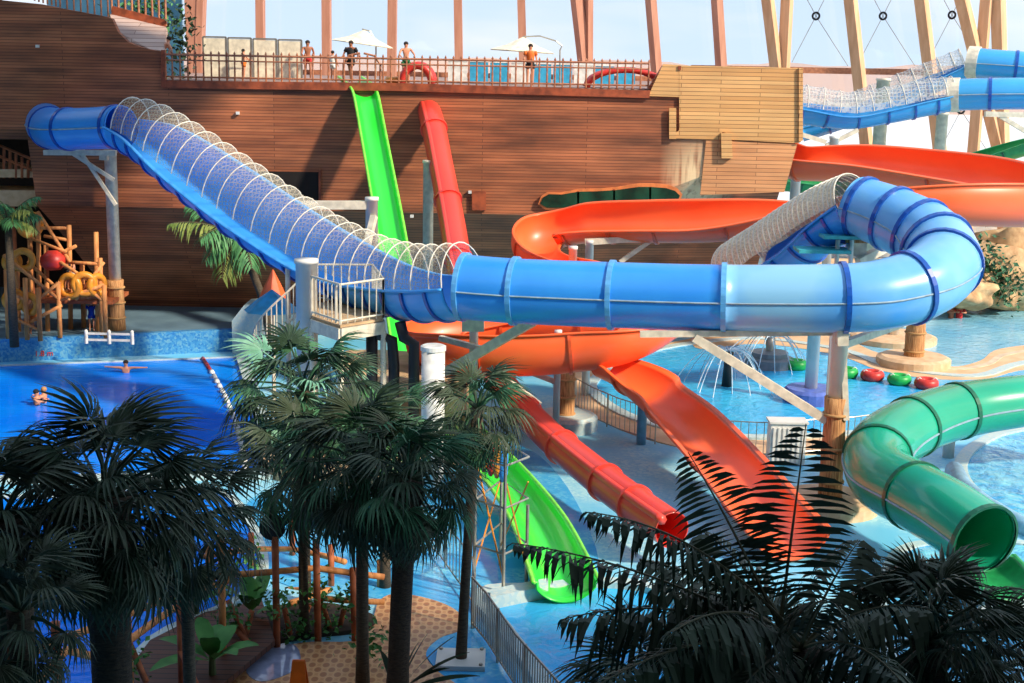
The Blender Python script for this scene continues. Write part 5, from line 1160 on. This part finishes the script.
# strap leaved plant at the bottom centre
b = G(396, 700, .0); t = thing('strap_leaf_plant', b, 'plant with long dark strap leaves at the foot of the shaggy trunk', 'plant')
for k, (u, v) in enumerate([(455,636),(432,628),(470,652),(450,668),(420,640),(480,676),(380,650),(410,626)]):
    B_ = P(u, v, b.y-.6+.1*k); A_ = b+Vector((0,0,.1)); mid = (A_+B_)/2+Vector((0,0,.25)); vs = []
    for i in range(9):
        q = i/8; p = A_*(1-q)**2+mid*2*q*(1-q)+B_*q*q; s = Vector((.5,.5,.5)).normalized()*(.075*math.sin(math.pi*min(q*.9+.08,1))); vs += [p+s, p-s]
    obj('strap_leaf', MB().add(vs, [(2*i,2*i+1,2*i+3,2*i+2) for i in range(8)]), mLeafD, t, True)
b = G(299, 690, .05); t = thing('floor_sign', b, 'small orange plastic folding sign on the scale patterned paving', 'floor sign')
for sg in (-1, 1): obj('sign_panel', MB().add([b+Vector((-.18,sg*.16,0)), b+Vector((.18,sg*.16,0)), b+Vector((.12,0.015*sg,.62)), b+Vector((-.12,0.015*sg,.62)), b+Vector((-.18,sg*.19,0)), b+Vector((.18,sg*.19,0)), b+Vector((.12,0.04*sg,.62)), b+Vector((-.12,0.04*sg,.62))], [(0,1,2,3),(7,6,5,4),(0,4,5,1),(1,5,6,2),(2,6,7,3),(3,7,4,0)]), mat('orange plastic', (240,120,30), .4), t)
# rocks and plants at the far right
for k, (u, v, sx_, sz_, lab) in enumerate([(985,288,3.0,1.6,'large ochre rock mound at the right edge, left part'),(1015,284,3.2,2.2,'tall ochre rock at the right edge behind the shallow pool'),(962,292,1.6,.9,'low ochre rock at the left end of the rock mound')]):
    p = G(u, v+8, T); tag(obj('rock', MB().blob(p+Vector((0,0,sz_*.55)), (sx_*.9, 1.5, sz_), k+3, .3, 26, 16), mRock, None, True), lab, 'rock')
for k, (u, v, r_, lab) in enumerate([(985,262,1.2,'dark green bush on top of the rock mound'),(1005,284,1.0,'bush hanging over the face of the rock mound'),(995,282,.5,'round green shrub on the left face of the rock mound'),(972,276,.7,'small shrub left of the rock mound')]):
    rnd = random.Random(k+50); c = P(u, v, G(985,296,T).y-1.2); mb = MB()
    for q in range(260):
        p = c+Vector((rnd.gauss(0,r_*.45), rnd.gauss(0,r_*.4), rnd.gauss(0,r_*.5))); e = Euler((rnd.uniform(-1,1), rnd.uniform(-1,1), rnd.uniform(0,6))).to_matrix(); z_ = rnd.uniform(.1,.22)
        mb.add([p+e@Vector(w__)*z_ for w__ in ((-1,0,0),(0,-.6,.2),(1,0,0),(0,.6,.2))], [(0,1,2,3)])
    tag(obj('bush', mb, mLeafM), lab, 'bush')
# plants behind the upper left railing
for k, (u, v, Y, lab) in enumerate([(135,8,62,'leafy planting behind the apron railing, left'),(155,12,62,'leafy planting behind the apron railing, right'),(178,40,61,'dark planting between the apron and the thick timber beam')]):
    rnd = random.Random(k+80); c = P(u, v, Y); mb = MB()
    for q in range(300):
        p = c+Vector((rnd.gauss(0,.5), rnd.gauss(0,.4), rnd.gauss(0,.9))); e = Euler((rnd.uniform(-1,1), rnd.uniform(-1,1), rnd.uniform(0,6))).to_matrix(); z_ = rnd.uniform(.08,.18)
        mb.add([p+e@Vector(w__)*z_ for w__ in ((-1,0,0),(0,-.6,.2),(1,0,0),(0,.6,.2))], [(0,1,2,3)])
    tag(obj('bush', mb, mLeafG if k < 2 else mLeafD), lab, 'bush')
a_ = P(40,-20,66); b_ = P(190,60,66)
struct('trim_upper_glass', MB().box(((a_.x+b_.x)/2, 66, (a_.z+b_.z)/2), (b_.x-a_.x-.6, .2, a_.z-b_.z+2)), mat('blue grey panelling', (70,120,150), .3, col2=(50,90,120), scale=.8))
